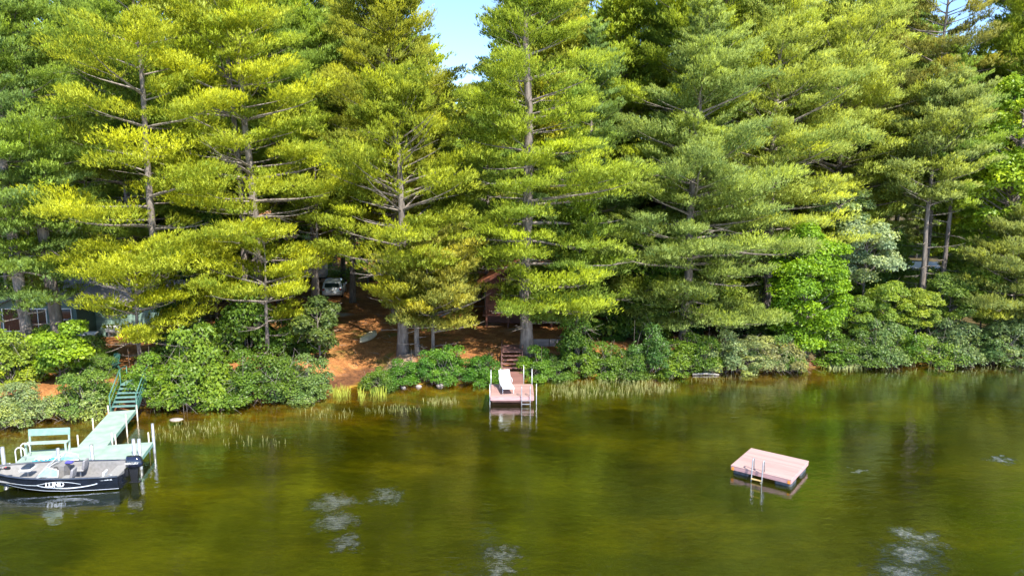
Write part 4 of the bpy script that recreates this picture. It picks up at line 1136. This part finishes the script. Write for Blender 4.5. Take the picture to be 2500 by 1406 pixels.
def text(name, body, size, mat, parent, mtx, bold=.0, ext=.002, shear=0.0):
    c = bpy.data.curves.new(name, 'FONT'); c.body = body; c.size = size; c.offset = bold; c.extrude = ext; c.align_x = 'CENTER'; c.align_y = 'CENTER'; c.shear = shear
    t = bpy.data.objects.new('tmp_text', c); COL.objects.link(t)
    bpy.context.view_layer.update()
    me = bpy.data.meshes.new_from_object(t.evaluated_get(bpy.context.evaluated_depsgraph_get()))
    bpy.data.objects.remove(t); me.transform(mtx); me.name = name
    me.materials.clear(); me.materials.append(mat)
    o = bpy.data.objects.new(name, me); COL.objects.link(o); o.parent = parent
    return o
def side_m(x, z, yy, tilt=.10, rot=0.0):
    """text plane on the near (+Y) hull side, reading towards the stern"""
    return Matrix.Translation((x, yy, z)) @ Matrix.Rotation(rot, 4, 'Y') @ Matrix.Rotation(math.pi, 4, 'Z') @ Matrix.Rotation(math.pi / 2 - tilt, 4, 'X')
text('hull_lettering', 'LUND', .25, SILV, bt, side_m(2.28, .40, .905, .12), bold=.008)
text('hull_lettering', '1825 Rebel XL', .085, SILV, bt, side_m(.45, .50, .878, .12), bold=.001)
def hull_y(x, z):
    for a, b in zip(SEC[:-1], SEC[1:]):
        if a[0] <= x <= b[0]:
            t = (x - a[0]) / (b[0] - a[0])
            gw, gz_, cw, cz = [a[i] + (b[i] - a[i]) * t for i in (1, 2, 3, 4)]
            mw, mz = (gw + cw) / 2 + .015, (gz_ + cz) / 2
            if z > mz: u = (z - mz) / (gz_ - mz); return mw + (gw - mw) * u
            u = (z - cz) / max(1e-3, mz - cz); return cw + (mw - cw) * u
    return .9
def stripe(pts_top, pts_bot, s_=1):
    o = MB(); n_ = len(pts_top)
    vs = [(x, s_ * (hull_y(x, z) + .006), z) for x, z in pts_top] + [(x, s_ * (hull_y(x, z) + .006), z) for x, z in pts_bot]
    o.add(vs, [(i, i + 1, n_ + i + 1, n_ + i) for i in range(n_ - 1)])
    return o
xs_ = np.linspace(.75, 2.95, 20)
sw = stripe([(x, .36 - .13 * math.sin((x - .75) / 2.2 * math.pi) ** .8 + .02) for x in xs_], [(x, .35 - .15 * math.sin((x - .75) / 2.2 * math.pi) ** .8) for x in xs_]); sw.build('hull_decal', SILV, bt)
xs_ = np.linspace(1.35, 3.0, 16)
sw = stripe([(x, .37 + .14 * math.sin((x - 1.35) / 1.65 * math.pi) + .018) for x in xs_], [(x, .37 + .14 * math.sin((x - 1.35) / 1.65 * math.pi)) for x in xs_]); sw.build('hull_decal', SILV, bt)
xs_ = np.linspace(2.9, 5.15, 20)
sw = stripe([(x, .385 + .032 * (x - 2.9) ** 1.9) for x in xs_], [(x, .36 + .026 * (x - 2.9) ** 2.0) for x in xs_]); sw.build('hull_decal', SILV, bt)
xs_ = np.linspace(.02, 4.3, 26)
def keel(x): 
    return float(np.interp(x, [s_[0] for s_ in SEC], [s_[4] for s_ in SEC])) + .02
sw = stripe([(x, keel(x) + .018) for x in xs_], [(x, keel(x)) for x in xs_]); sw.build('chine_stripe', SILV, bt)
ROPE = surf('white_rope', (.6, .58, .52), (.45, .43, .38), .8)
for (x, y, z) in ((.25, -.88, .66), (.25, .88, .66), (4.6, -.45, .82), (4.6, .45, .82), (2.6, -.92, .68)):
    o = MB(); o.tube([(x - .09, y, z + .03), (x + .09, y, z + .03)], .014, 6); o.tube([(x - .03, y, z), (x - .03, y, z + .03)], .012, 5); o.tube([(x + .03, y, z), (x + .03, y, z + .03)], .012, 5); o.build('cleat', ALU, bt)
for (a, b) in (((.25, -.88, .70), (.05, -1.22, .60)), ((4.6, -.45, .85), (4.95, -1.0, .60)), ((2.6, -.92, .70), (2.3, -1.3, .60))):
    a, b = Vector(a), Vector(b); o = MB(); o.tube([a.lerp(b, k / 6) - Vector((0, 0, .08 * math.sin(math.pi * k / 6))) for k in range(7)], .012, 5); o.build('mooring_rope', ROPE, bt)
for x in (1.3, 3.3):
    o = MB(); o.tube([(x, -.97, .15), (x, -.98, .2), (x, -.98, .48), (x, -.97, .53)], [.03, .07, .07, .03], 10); o.build('fender', WHITE, bt)
text('cowling_lettering', 'MERCURY', .115, WHITE, cow, side_m(-.31, .86, .232, .0), bold=.002)

# ---- green cabin at the left
SIDG = planks('dark_green_siding', (.05, .11, .095), (.035, .08, .07), .19, 'Z', .6)
SIDL = planks('pale_green_siding', (.23, .34, .28), (.18, .29, .24), .19, 'Z', .6)
ROOF = surf('weathered_shingle_roof', (.30, .27, .27), (.20, .18, .18), .9, scale=9, bump=.4, bscale=25)
TRIM = surf('dark_green_trim', (.035, .085, .075), (.025, .06, .055), .5)
WINT = surf('white_window_trim', (.70, .72, .70), (.6, .62, .6), .5)
PANE, pn, po = newmat('window_glass'); pp = N(pn, 'ShaderNodeBsdfPrincipled'); pp.inputs['Base Color'].default_value = (.012, .015, .018, 1); pp.inputs['Roughness'].default_value = .06; pn.links.new(pp.outputs[0], po.inputs[0])
def wall_prism(poly, y0, y1):
    m = MB(); n_ = len(poly)
    m.loft([[(x, y0, z) for x, z in poly], [(x, y1, z) for x, z in poly]]); return m
GX, GY = PX(100, 46.6), 46.6
G0 = 1.15
gc = empty('green_cabin', (GX, GY, G0), 0, 'dark green lakeside cabin with shingle roof half hidden by pines at the left', 'cabin')
hw = 2.55
wall_prism([(-hw, 0.25), (hw, .25), (hw, 2.75), (0, 3.75), (-hw, 2.75)], 0, 8.0).build('wall', SIDG, gc)
wg = MB(); wg.box((hw + 2.3, 5.6, 1.3), (4.6, 5.0, 2.3)); wg.box((hw + .55, 2.6, 1.3), (1.1, 1.0, 2.3)); wg.build('wing_wall', SIDL, gc)
rm = MB()
for s_ in (-1, 1):
    rm.add([(0, -.55, 3.9), (s_ * (hw + .55), -.55, 2.68), (s_ * (hw + .55), 8.4, 2.68), (0, 8.4, 3.9), (0, -.55, 4.0), (s_ * (hw + .55), -.55, 2.78), (s_ * (hw + .55), 8.4, 2.78), (0, 8.4, 4.0)], [(0, 1, 2, 3), (4, 7, 6, 5), (0, 4, 5, 1), (1, 5, 6, 2), (2, 6, 7, 3)] if s_ > 0 else [(3, 2, 1, 0), (5, 6, 7, 4), (1, 5, 4, 0), (2, 6, 5, 1), (3, 7, 6, 2)])
rfo = rm.build('roof', ROOF, gc)
rm = MB()
x0, x1 = hw + .3, hw + 5.1
rm.add([(x0, 2.6, 2.35), (x1, 2.6, 2.35), (x1, 5.6, 3.55), (x0, 5.6, 3.55), (x1, 8.6, 2.35), (x0, 8.6, 2.35), (x0, 2.6, 2.47), (x1, 2.6, 2.47), (x1, 5.6, 3.67), (x0, 5.6, 3.67), (x1, 8.6, 2.47), (x0, 8.6, 2.47)],
       [(0, 3, 2, 1), (3, 5, 4, 2), (6, 7, 8, 9), (9, 8, 10, 11), (0, 1, 7, 6), (1, 2, 8, 7), (2, 4, 10, 8)])
rm.build('wing_roof', ROOF, gc)
rm = MB()
for s_ in (-1, 1): rm.box((s_ * (hw + .55) / 2, -.57, 3.24), (math.hypot(hw + .55, 1.22), .04, .2), ry=s_ * math.atan2(1.22, hw + .55))
rm.build('fascia', TRIM, gc)
chm = MB(); chm.box((1.4, 8.9, 4.0), (.55, .5, 2.6)); chm.box((1.4, 8.9, 5.33), (.65, .6, .08)); 
chm.build('chimney', surf('red_brick', (.42, .15, .10), (.28, .09, .07), .85, scale=12), gc)
def window(parent, x, y, z, w_, h_, mull=(0, 0)):
    o = MB(); t = .05
    o.box((x, y, z + h_ / 2), (w_ + t, .06, t)); o.box((x, y, z - h_ / 2), (w_ + t, .06, t)); o.box((x - w_ / 2, y, z), (t, .06, h_ - t)); o.box((x + w_ / 2, y, z), (t, .06, h_ - t))
    if mull[0]: o.box((x, y, z), (.035, .05, h_ - t))
    if mull[1]: o.box((x, y, z), (w_ - t, .05, .035))
    f = o.build('window', WINT, parent)
    o = MB(); o.box((x, y + .02, z), (w_ - .04, .03, h_ - .04)); o.build('pane', PANE, f)
window(gc, -1.75, -.03, 1.75, 1.15, 1.5); window(gc, 1.75, -.03, 1.78, .95, 1.45, (0, 1)); window(gc, 0, -.03, 1.75, 1.15, 1.5, (1, 0)); window(gc, hw + .9, 3.05 - .97, 1.9, .5, .8)
o = MB(); o.box((0, -.9, .42), (5.0, 1.7, .06)); o.box((0, -1.72, .25), (5.0, .04, .3)); o.build('porch_deck', SIDG, gc)
o = MB()
for k in range(26): o.box((-2.4 + k * .19, -1.74, 0.02), (.05, .03, .62))
o.build('porch_skirt', TRIM, gc)
o = MB(); o.tube([(-2.4, -1.7, 1.3), (2.4, -1.7, 1.3)], .03, 6)
for k in range(5): o.tube([(-2.4 + k * 1.2, -1.7, .45), (-2.4 + k * 1.2, -1.7, 1.3)], .025, 6)
o.build('porch_railing', TRIM, gc)
YW = surf('varnished_yellow_wood', (.50, .30, .08), (.35, .19, .05), .5)
o = MB()
for k in range(7): o.box((.45 + k * .11, -1.2, .95), (.05, .03, .8))
o.box((.78, -1.2, 1.37), (.8, .05, .05)); o.box((.78, -1.2, .52), (.8, .05, .05)); o.build('porch_gate', YW, gc)
cs = stairs('cabin_stairs', (PX(205, 44.6), 44.6, gz(PX(205, 44.6), 44.6) - .1), math.radians(75), 'dark green open cabin steps going down to the right from the porch', .9, 0, 1.2, 1.5, 5, TRIM, TRIM, .85)
# air conditioner
acx, acy = PX(279, 48.6), 48.6
ac = empty('air_conditioner', (acx, acy, 2.0 - .35), 0, 'white air conditioner box against the pale green cabin wing', 'air conditioner')
o = MB(); o.box((0, 0, .25), (.95, .36, .42), bev=.02); o.build('casing', WHITE, ac)
o = MB()
for k in range(7): o.box((0, -.19, .11 + k * .045), (.7, .02, .012))
o.build('grille', surf('grey_grille', (.35, .35, .35), None, .5), ac)
o = MB(); o.box((-.3, 0, -.2), (.05, .3, .48)); o.box((.3, 0, -.2), (.05, .3, .48)); o.build('bracket', ALU, ac)
# storage chest with white lid
sx, sy = PX(226, 46.0), 45.6
sb = empty('storage_chest', (sx, sy, gz(sx, sy) - .03), math.radians(14), 'beige storage chest with a bright white lid in front of the green cabin wing', 'storage box')
o = MB(); o.box((0, 0, .45), (.95, .62, .9), bev=.03); o.build('body', surf('beige_plastic', (.42, .38, .30), (.34, .31, .25), .6), sb)
o = MB(); o.box((0, 0, .94), (1.08, .74, .09), rx=.08, bev=.03); o.build('lid', WHITE, sb)
# adirondack chair
ax, ay = PX(270, 39.6), 39.7
ad = empty('adirondack_chair', (ax, ay, gz(ax, ay) - .02), math.radians(-25), 'dark green slatted garden chair at the head of the green dock steps', 'chair')
o = MB(); o.box((0, 0, .33), (.55, .55, .04), rx=.22); o.build('seat', GREENP, ad)
o = MB()
for k in range(5): o.box((-.22 + k * .11, .32, .68), (.095, .025, .85 - abs(k - 2) * .06), rx=-.35)
o.build('backrest', GREENP, ad)
for s_ in (-1, 1):
    o = MB(); o.box((s_ * .33, -.02, .56), (.13, .7, .025)); o.build('armrest', GREENP, ad)
    o = MB(); o.box((s_ * .3, -.27, .27), (.05, .09, .56)); o.build('leg', GREENP, ad)
    o = MB(); o.box((s_ * .3, .3, .2), (.04, .12, .5), rx=.5); o.build('leg', GREENP, ad)
# side table with plant by the cabin steps
tx_, ty_ = PX(208, 42.2), 42.2
tb = empty('garden_table', (tx_, ty_, gz(tx_, ty_) - .02), .2, 'small teal garden table at the foot of the cabin steps', 'table')
o = MB(); o.box((0, 0, .5), (.7, .5, .04), bev=.01); o.build('tabletop', surf('teal_paint', (.12, .32, .32), (.08, .24, .24), .5), tb)
for a in (-1, 1):
    for b in (-1, 1):
        o = MB(); o.box((a * .3, b * .2, .25), (.04, .04, .48)); o.build('leg', ALU, tb)
# kayak
kx, ky = PX(18, 41.2), 41.4
kk = empty('kayak', (kx, ky, gz(kx, ky) + .18), math.radians(-6), 'turquoise kayak lying behind the bushes at the left edge', 'kayak')
def hull_ring(x, L, w_, h_, nseg=12, low=.6):
    t = x / (L / 2); e = max(.02, (1 - abs(t) ** 2.2)) ** .7
    return [(x, w_ / 2 * e * math.cos(a), h_ * .5 * e ** .5 * math.sin(a) * (1 if math.sin(a) > 0 else low) + .10 * t * t) for a in [2 * math.pi * k / nseg for k in range(nseg)]]
o = MB(); o.loft([hull_ring(x, 3.2, .75, .36) for x in np.linspace(-1.6, 1.6, 17)], True, None, True); o.build('hull', surf('turquoise_plastic', (.04, .42, .50), (.03, .33, .42), .35), kk)
o = MB(); o.loft([[(.55 * math.cos(a) * s_, .24 * math.sin(a) * s_, z) for a in [2 * math.pi * k / 16 for k in range(16)]] for s_, z in ((1, .13), (1.04, .19), (.9, .19), (.85, .12))], False, None, True); o.build('cockpit_rim', DARK, kk)
# overturned canoe
cx0 = P(901, 826, 1.5)
cn = empty('overturned_canoe', (-9.85, 48.0, gz(-9.85, 48.0) + .02), math.radians(81), 'pale cream canoe turned upside down on the orange needle covered slope', 'canoe')
cn.scale = (.84, .84, .84)
def canoe_ring(x, L=3.7, w_=.86, h_=.42):
    t = x / (L / 2); e = max(.03, 1 - abs(t) ** 2.3) ** .75
    hh = h_ * (1 - .18 * t * t) * (1 if abs(t) < .97 else .6)
    return [(x, w_ / 2 * e * math.cos(a), hh * math.sin(a) ** .75 + .05 * t * t) for a in [math.pi * k / 12 for k in range(13)]]
o = MB(); o.loft([canoe_ring(x) for x in np.linspace(-1.85, 1.85, 19)], False, None, True, False); o.build('hull', surf('cream_fibreglass', (.70, .60, .42), (.56, .47, .32), .5, scale=2), cn)
o = MB()
for s_ in (-1, 1): o.tube([(x, s_ * .43 * max(.03, 1 - abs(x / 1.85) ** 2.3) ** .75, .03 + .05 * (x / 1.85) ** 2) for x in np.linspace(-1.85, 1.85, 19)], .022, 6)
o.tube([(x, 0, .425 * (1 - .18 * (x / 1.85) ** 2) + .05 * (x / 1.85) ** 2) for x in np.linspace(-1.75, 1.75, 15)], .018, 6)
o.build('gunwale', surf('tan_wood', (.40, .30, .17), (.30, .22, .12), .6), cn)

# ---- brown cabin behind the cone shaped pine
BX, BY = PX(1292, 54), 54.0
B0 = gz(BX, BY)
BRW = planks('red_brown_siding', (.16, .055, .035), (.10, .035, .022), .2, 'Z', .65)
BRR = surf('red_brown_metal_roof', (.48, .17, .09), (.36, .12, .06), .5, scale=3)
bc = empty('brown_cabin', (BX, BY, B0), 0, 'red brown gabled cabin hidden behind the cone shaped pine at the brown steps', 'cabin')
bw_ = 3.3
wall_prism([(-bw_, 0), (bw_, 0), (bw_, 3.3), (0, 5.3), (-bw_, 3.3)], 0, 7.5).build('wall', BRW, bc)
rm = MB()
for s_ in (-1, 1):
    ex, ez = s_ * (bw_ + .75), 2.95
    rm.add([(0, -1.5, 5.38), (ex, -1.5, ez), (ex, 8, ez), (0, 8, 5.38), (0, -1.5, 5.5), (ex, -1.5, ez + .12), (ex, 8, ez + .12), (0, 8, 5.5)], [(0, 1, 2, 3), (4, 7, 6, 5), (0, 4, 5, 1), (1, 5, 6, 2), (2, 6, 7, 3)] if s_ > 0 else [(3, 2, 1, 0), (5, 6, 7, 4), (1, 5, 4, 0), (2, 6, 5, 1), (3, 7, 6, 2)])
rm.build('roof', BRR, bc)
rm = MB()
for s_ in (-1, 1): rm.box((s_ * (bw_ + .75) / 2, -1.53, 4.20), (math.hypot(bw_ + .75, 2.43), .05, .2), ry=s_ * math.atan2(2.43, bw_ + .75))
rm.build('fascia', surf('rust_trim', (.38, .13, .07), (.28, .09, .05), .5), bc)
rm = MB(); rm.box((0, -1.0, 1.0), (7.0, 2.0, .1)); rm.build('porch_deck', BRW, bc)
for x in (-3.2, -1.6, 1.6, 3.2):
    rm = MB(); rm.box((x, -1.9, 1.2), (.12, .12, 2.4)); rm.build('porch_post', BRW, bc)
rm = MB(); rm.box((0, -1.95, 1.75), (6.6, .06, .08))
for k in range(34): rm.box((-3.2 + k * .194, -1.95, 1.42), (.035, .035, .6))
rm.build('porch_railing', BRW, bc)
window(bc, -1.5, -.03, 1.95, 1.2, 1.2, (1, 0)); window(bc, 1.5, -.03, 1.95, 1.2, 1.2, (1, 0))
o = MB(); o.box((0, -.03, 1.95), (.9, .05, 1.9)); dd_ = o.build('door', surf('dark_door', (.06, .03, .02), None, .5), bc)
# grey board edging right of the steps
rb = empty('retaining_wall', (PX(1362, 46.4), 46.4, gz(PX(1362, 46.4), 46.4)), 0, 'low grey board retaining wall on the bank right of the brown steps', 'retaining wall')
for k in range(3):
    o = MB(); o.box((-1.15 + k * 1.15, 0, .22), (1.12, .08, .5), bev=.01); o.build('board', surf('grey_boards', (.30, .25, .24), (.22, .18, .17), .8, scale=3, stretch=(.4, 3, 3)), rb)

# ---- shed
sx, sy = PX(452, 60), 60.0
sh_ = empty('garden_shed', (sx, sy, gz(sx, sy)), 0, 'small grey white shed with a dark open doorway between the pines', 'shed')
GW = planks('grey_white_boards', (.50, .48, .47), (.38, .36, .35), .16, 'X', .8)
o = MB(); o.box((.55, 0, 1.15), (1.0, .08, 2.3)); o.box((-1.25, 0, 1.15), (.5, .08, 2.3)); o.box((-.45, 0, 2.2), (1.1, .08, .2)); o.box((-1.46, 1.0, 1.15), (.08, 1.96, 2.3)); o.box((1.02, 1.0, 1.15), (.08, 1.96, 2.3)); o.box((-.2, 2.0, 1.15), (2.56, .08, 2.3)); o.build('wall', GW, sh_)
o = MB(); o.box((-.2, .9, 2.42), (3.0, 2.6, .1), rx=.12); o.build('roof', ROOF, sh_)
o = MB(); o.box((-.45, .9, .5), (.9, .9, 1.0)); o.build('dark_interior_crate', DARK, sh_)

# ---- pale trailer
tx0, ty0 = PX(762, 73), 73.0
tr_ = empty('enclosed_trailer', (tx0, ty0, gz(tx0, ty0)), math.radians(6), 'pale pinkish white enclosed trailer parked behind the silver car', 'trailer')
o = MB(); o.box((0, 0, 1.45), (3.0, 1.9, 1.55), bev=.06); o.build('body', surf('pale_trailer_paint', (.72, .62, .60), (.62, .53, .51), .5, scale=2), tr_)
o = MB(); o.box((0, 0, 2.26), (3.06, 1.96, .07), bev=.02); o.build('roof', surf('brown_trim', (.25, .15, .12), None, .6), tr_)
for x in (-.45, .45):
    for y in (-.98, .98):
        o = MB(); o.tube([(x, y - .09, .34), (x, y + .09, .34)], .34, 16); wv_ = o.build('wheel', DARK, tr_)
        o = MB(); o.tube([(x, y - .1, .34), (x, y + .1, .34)], .18, 12); o.build('rim', ALU, wv_)
o = MB(); o.box((0, 0, .6), (2.9, 1.2, .12)); o.box((2.0, 0, .5), (1.3, .08, .08)); o.build('chassis', DARK, tr_)

# ---- silver SUV seen from behind (local +Y = forward, away from the lake)
cxx, cyy = PX(818, 64.0), 64.0
cr = empty('parked_car', (cxx - .25, cyy, gz(cxx, cyy)), math.radians(8), 'silver estate car seen from behind on the orange forest clearing', 'car')
SIL_P = surf('silver_car_paint', (.66, .68, .70), (.60, .62, .64), .28, metal=.3, scale=2, coat=.6)
def carring(y, hw_, zb, zbelt, zroof, tuck):
    return [(-hw_ * .96, y, zb), (-hw_, y, zb + .25), (-hw_, y, zbelt - .1), (-hw_ * .97, y, zbelt), (-hw_ * tuck, y, zroof - .06), (-hw_ * tuck * .85, y, zroof), (hw_ * tuck * .85, y, zroof), (hw_ * tuck, y, zroof - .06), (hw_ * .97, y, zbelt), (hw_, y, zbelt - .1), (hw_, y, zb + .25), (hw_ * .96, y, zb)]
secs = [(0, .80, .42, .86, .90, .93), (.06, .86, .32, .98, 1.04, .92), (.22, .88, .30, 1.0, 1.40, .82), (.5, .89, .28, 1.0, 1.60, .80), (1.6, .9, .26, 1.0, 1.64, .80), (2.6, .9, .26, 1.0, 1.58, .78), (3.25, .9, .26, .99, 1.10, .90), (4.1, .87, .28, .93, .97, .93), (4.45, .78, .36, .78, .82, .93)]
o = MB(); o.loft([carring(*s_) for s_ in secs], True, None, True); o.build('body', SIL_P, cr)
CG = surf('dark_green_car_glass', (.03, .05, .045), (.02, .035, .03), .05)
o = MB(); o.add([(-.66, .045, 1.06), (.66, .045, 1.06), (.60, .225, 1.42), (-.60, .225, 1.42)], [(0, 1, 2, 3)]); o.build('rear_window', CG, cr)
for s_ in (-1, 1):
    o = MB(); o.add([(s_ * .895, .55, 1.04), (s_ * .895, 2.95, 1.04), (s_ * .735, 2.5, 1.50), (s_ * .735, .75, 1.52)], [(0, 1, 2, 3)]); o.build('side_window', CG, cr)
    o = MB(); o.box((s_ * .74, .0, .88), (.20, .08, .20), bev=.03); o.build('tail_light', surf('red_lens', (.40, .05, .05), (.3, .03, .03), .2), cr)
    o = MB(); o.box((s_ * 1.0, 2.75, 1.06), (.18, .12, .14), bev=.04); o.build('mirror', SIL_P, cr)
    for y in (.85, 3.45):
        o = MB(); o.tube([(s_ * .72, y, .34), (s_ * .92, y, .34)], .34, 20); wh_ = o.build('wheel', DARK, cr)
        o = MB(); o.tube([(s_ * .75, y, .34), (s_ * .935, y, .34)], .2, 14); o.build('rim', ALU, wh_)
o = MB(); o.box((0, -.03, .50), (1.66, .16, .26), bev=.05); o.build('bumper', SIL_P, cr)
o = MB(); o.box((0, -.02, .33), (1.5, .12, .12), bev=.03); o.build('lower_bumper', DARK, cr)
o = MB(); o.box((0, -.015, .78), (.42, .03, .13)); o.build('number_plate', WHITE, cr)

# ---- pale road behind the trees at the right
rdz = []
rm = MB()
xs_ = np.linspace(20, 120, 50)
vs = []
for x in xs_:
    for y in (82 + .12 * (x - 60), 92 + .12 * (x - 60)):
        vs.append((x, y, gz(x, y) + .05))
rm.add(vs, [(2 * i, 2 * i + 2, 2 * i + 3, 2 * i + 1) for i in range(len(xs_) - 1)], True)
rdo = rm.build('gravel_road', surf('pale_gravel', (.62, .57, .56), (.48, .44, .43), .95, scale=3)); tag(rdo, 'pale gravel road behind the trees on the right', 'road', kind='structure')

# ---- fallen log, driftwood, stone
o = MB(); o.tube([(-.8, 0, .06), (0, .05, .10), (.85, -.03, .05)], [.07, .065, .04], 8); lg = o.build('fallen_log', surf('bleached_wood', (.42, .38, .34), (.30, .27, .24), .9), None); lg.location = P(1722, 916, 0); tag(lg, 'bleached grey log lying on the water under the dark shore bushes', 'log')
o = MB(); rr2 = random.Random(4)
for k in range(16):
    a = rr2.uniform(-.5, .5) + (math.pi if k % 3 == 0 else 0); l_ = rr2.uniform(.5, 1.4)
    p0 = (rr2.uniform(-.9, .9), rr2.uniform(-.2, .3), rr2.uniform(.05, .35)); p1 = (p0[0] + math.cos(a) * l_, p0[1] + math.sin(a) * l_ * .5, p0[2] + rr2.uniform(-.2, .25))
    o.tube([p0, p1], [.025, .008], 5)
dw = o.build('driftwood', surf('dead_twigs', (.26, .21, .18), (.16, .12, .10), .9), None); dw.location = P(2040, 890, 0); tag(dw, 'tangle of dead grey branches at the water right of the maple', 'driftwood')
def rock(label, px, py, r, seed, mat, z=0):
    rs = random.Random(seed); o = MB(); n_ = 10; rgs = []
    for i in range(1, 6):
        th = math.pi * i / 6
        rgs.append([(r[0] * math.sin(th) * math.cos(a) * rs.uniform(.85, 1.15), r[1] * math.sin(th) * math.sin(a) * rs.uniform(.85, 1.15), r[2] * math.cos(th) * -1 * rs.uniform(.9, 1.1)) for a in [2 * math.pi * k / n_ for k in range(n_)]])
    o.loft(rgs, True, None, True); ob_ = o.build('rock', mat, None); ob_.location = P(px, py, z); tag(ob_, label, 'rock')
ROCK = surf('pale_stone', (.36, .31, .28), (.24, .20, .18), .9, scale=6)
rock('flat pale stone just breaking the water right of the green steps', 430, 1026, (.38, .26, .12), 3, ROCK, -.04)
for i, (px, py, r_) in enumerate(((1022, 943, .13), (1075, 941, .16), (985, 946, .11), (1090, 937, .10))):
    rock(['small stone at the waterline below the pale pine', 'largest stone at the waterline left of the brown steps', 'leftmost stone at the waterline beside the orange slope', 'smallest stone at the waterline left of the brown steps'][i], px, py, (r_ * 1.5, r_, r_ * .8), 10 + i, ROCK, .02)

# ---- reeds and water grass
def reeds(name, label, patches, color, h, n_tot, width=.022, bendy=.5, seed=1, matname='reeds'):
    rg = np.random.default_rng(seed)
    V = []
    tot = sum(p[4] for p in patches)
    for (px, py, rx, ry, wgt) in patches:
        for k in range(int(n_tot * wgt / tot)):
            a = rg.random() * 6.28; q_ = math.sqrt(rg.random())
            p = P(px + rx * q_ * math.cos(a), py + ry * q_ * math.sin(a), 0)
            if p.y > shore(p.x) + .1: continue
            b = np.array([p.x, p.y, -.25])
            L_ = h * (.5 + .8 * rg.random())
            d = nrm(np.array([rg.normal(0, .16), rg.normal(0, .16), 1.0]))
            be = nrm(np.array([rg.normal(0, 1), rg.normal(0, 1), -.2])) * bendy * rg.random()
            sv = nrm(np.array([rg.normal(0, .3) + 1, rg.normal(0, .6), 0])) * width * .5
            m1 = b + d * (L_ * .55 + .25); t1 = m1 + nrm(d + be) * L_ * .45
            V += [b - sv, b + sv, m1 + sv * .9, m1 - sv * .9, m1 - sv * .9, m1 + sv * .9, t1 + sv * .2, t1 - sv * .2]
    V = np.array(V)
    me = npmesh(name, V, 4, surf(matname, color, tuple(c * .7 for c in color), .6, scale=2))
    o = bpy.data.objects.new(name, me); COL.objects.link(o); tag(o, label, 'reeds', kind='stuff')
reeds('tall_green_reeds', 'thin yellow green reeds standing in the shallows below the orange slope', [(832, 962, 26, 9, 5), (882, 964, 7, 14, 2), (925, 962, 22, 9, 3), (2010, 897, 14, 6, .4), (2165, 892, 8, 5, .5), (2492, 885, 8, 10, .4)], (.36, .40, .04), .42, 230, .020, .25, 2, 'green_reed')
reeds('pale_reeds', 'pale straw coloured water grass along the shallows', [(1490, 948, 150, 20, 11), (1400, 962, 60, 12, 2), (1600, 945, 60, 14, 2.5), (1082, 980, 46, 9, 2.2), (960, 1000, 70, 10, 1.3), (800, 1010, 70, 14, 1.2), (500, 1045, 90, 20, 2.0), (420, 1060, 60, 18, .9), (620, 1080, 80, 14, .7), (2260, 900, 220, 8, 1.5), (1750, 925, 70, 10, 1.0)], (.33, .33, .11), .22, 1300, .014, 1.3, 3, 'straw_reed')
reeds('arrowhead_plants', 'bright leafy water plants in front of the driftwood at the right', [(2060, 896, 42, 7, 1)], (.38, .42, .14), .25, 160, .05, .9, 5, 'water_plant')

# ---- fallen sticks on the clearing
rs = np.random.default_rng(31)
sg = []
while len(sg) < 150:
    x = -16 + 12 * rs.random(); y = 41.5 + 17 * rs.random()
    if y < shore(x) + .4: continue
    a = rs.random() * 3.14; l_ = .15 + .6 * rs.random() ** 2
    z = gz(x, y) + .03
    sg.append((np.array([x, y, z]), np.array([x + math.cos(a) * l_, y + math.sin(a) * l_, gz(x + math.cos(a) * l_, y + math.sin(a) * l_) + .05]), .014, .006))
so = bpy.data.objects.new('fallen_sticks', npmesh('fallen_sticks', tubes_np(sg), 4, TWIG)); COL.objects.link(so)
tag(so, 'small fallen sticks scattered over the orange needle litter', 'sticks', kind='stuff')
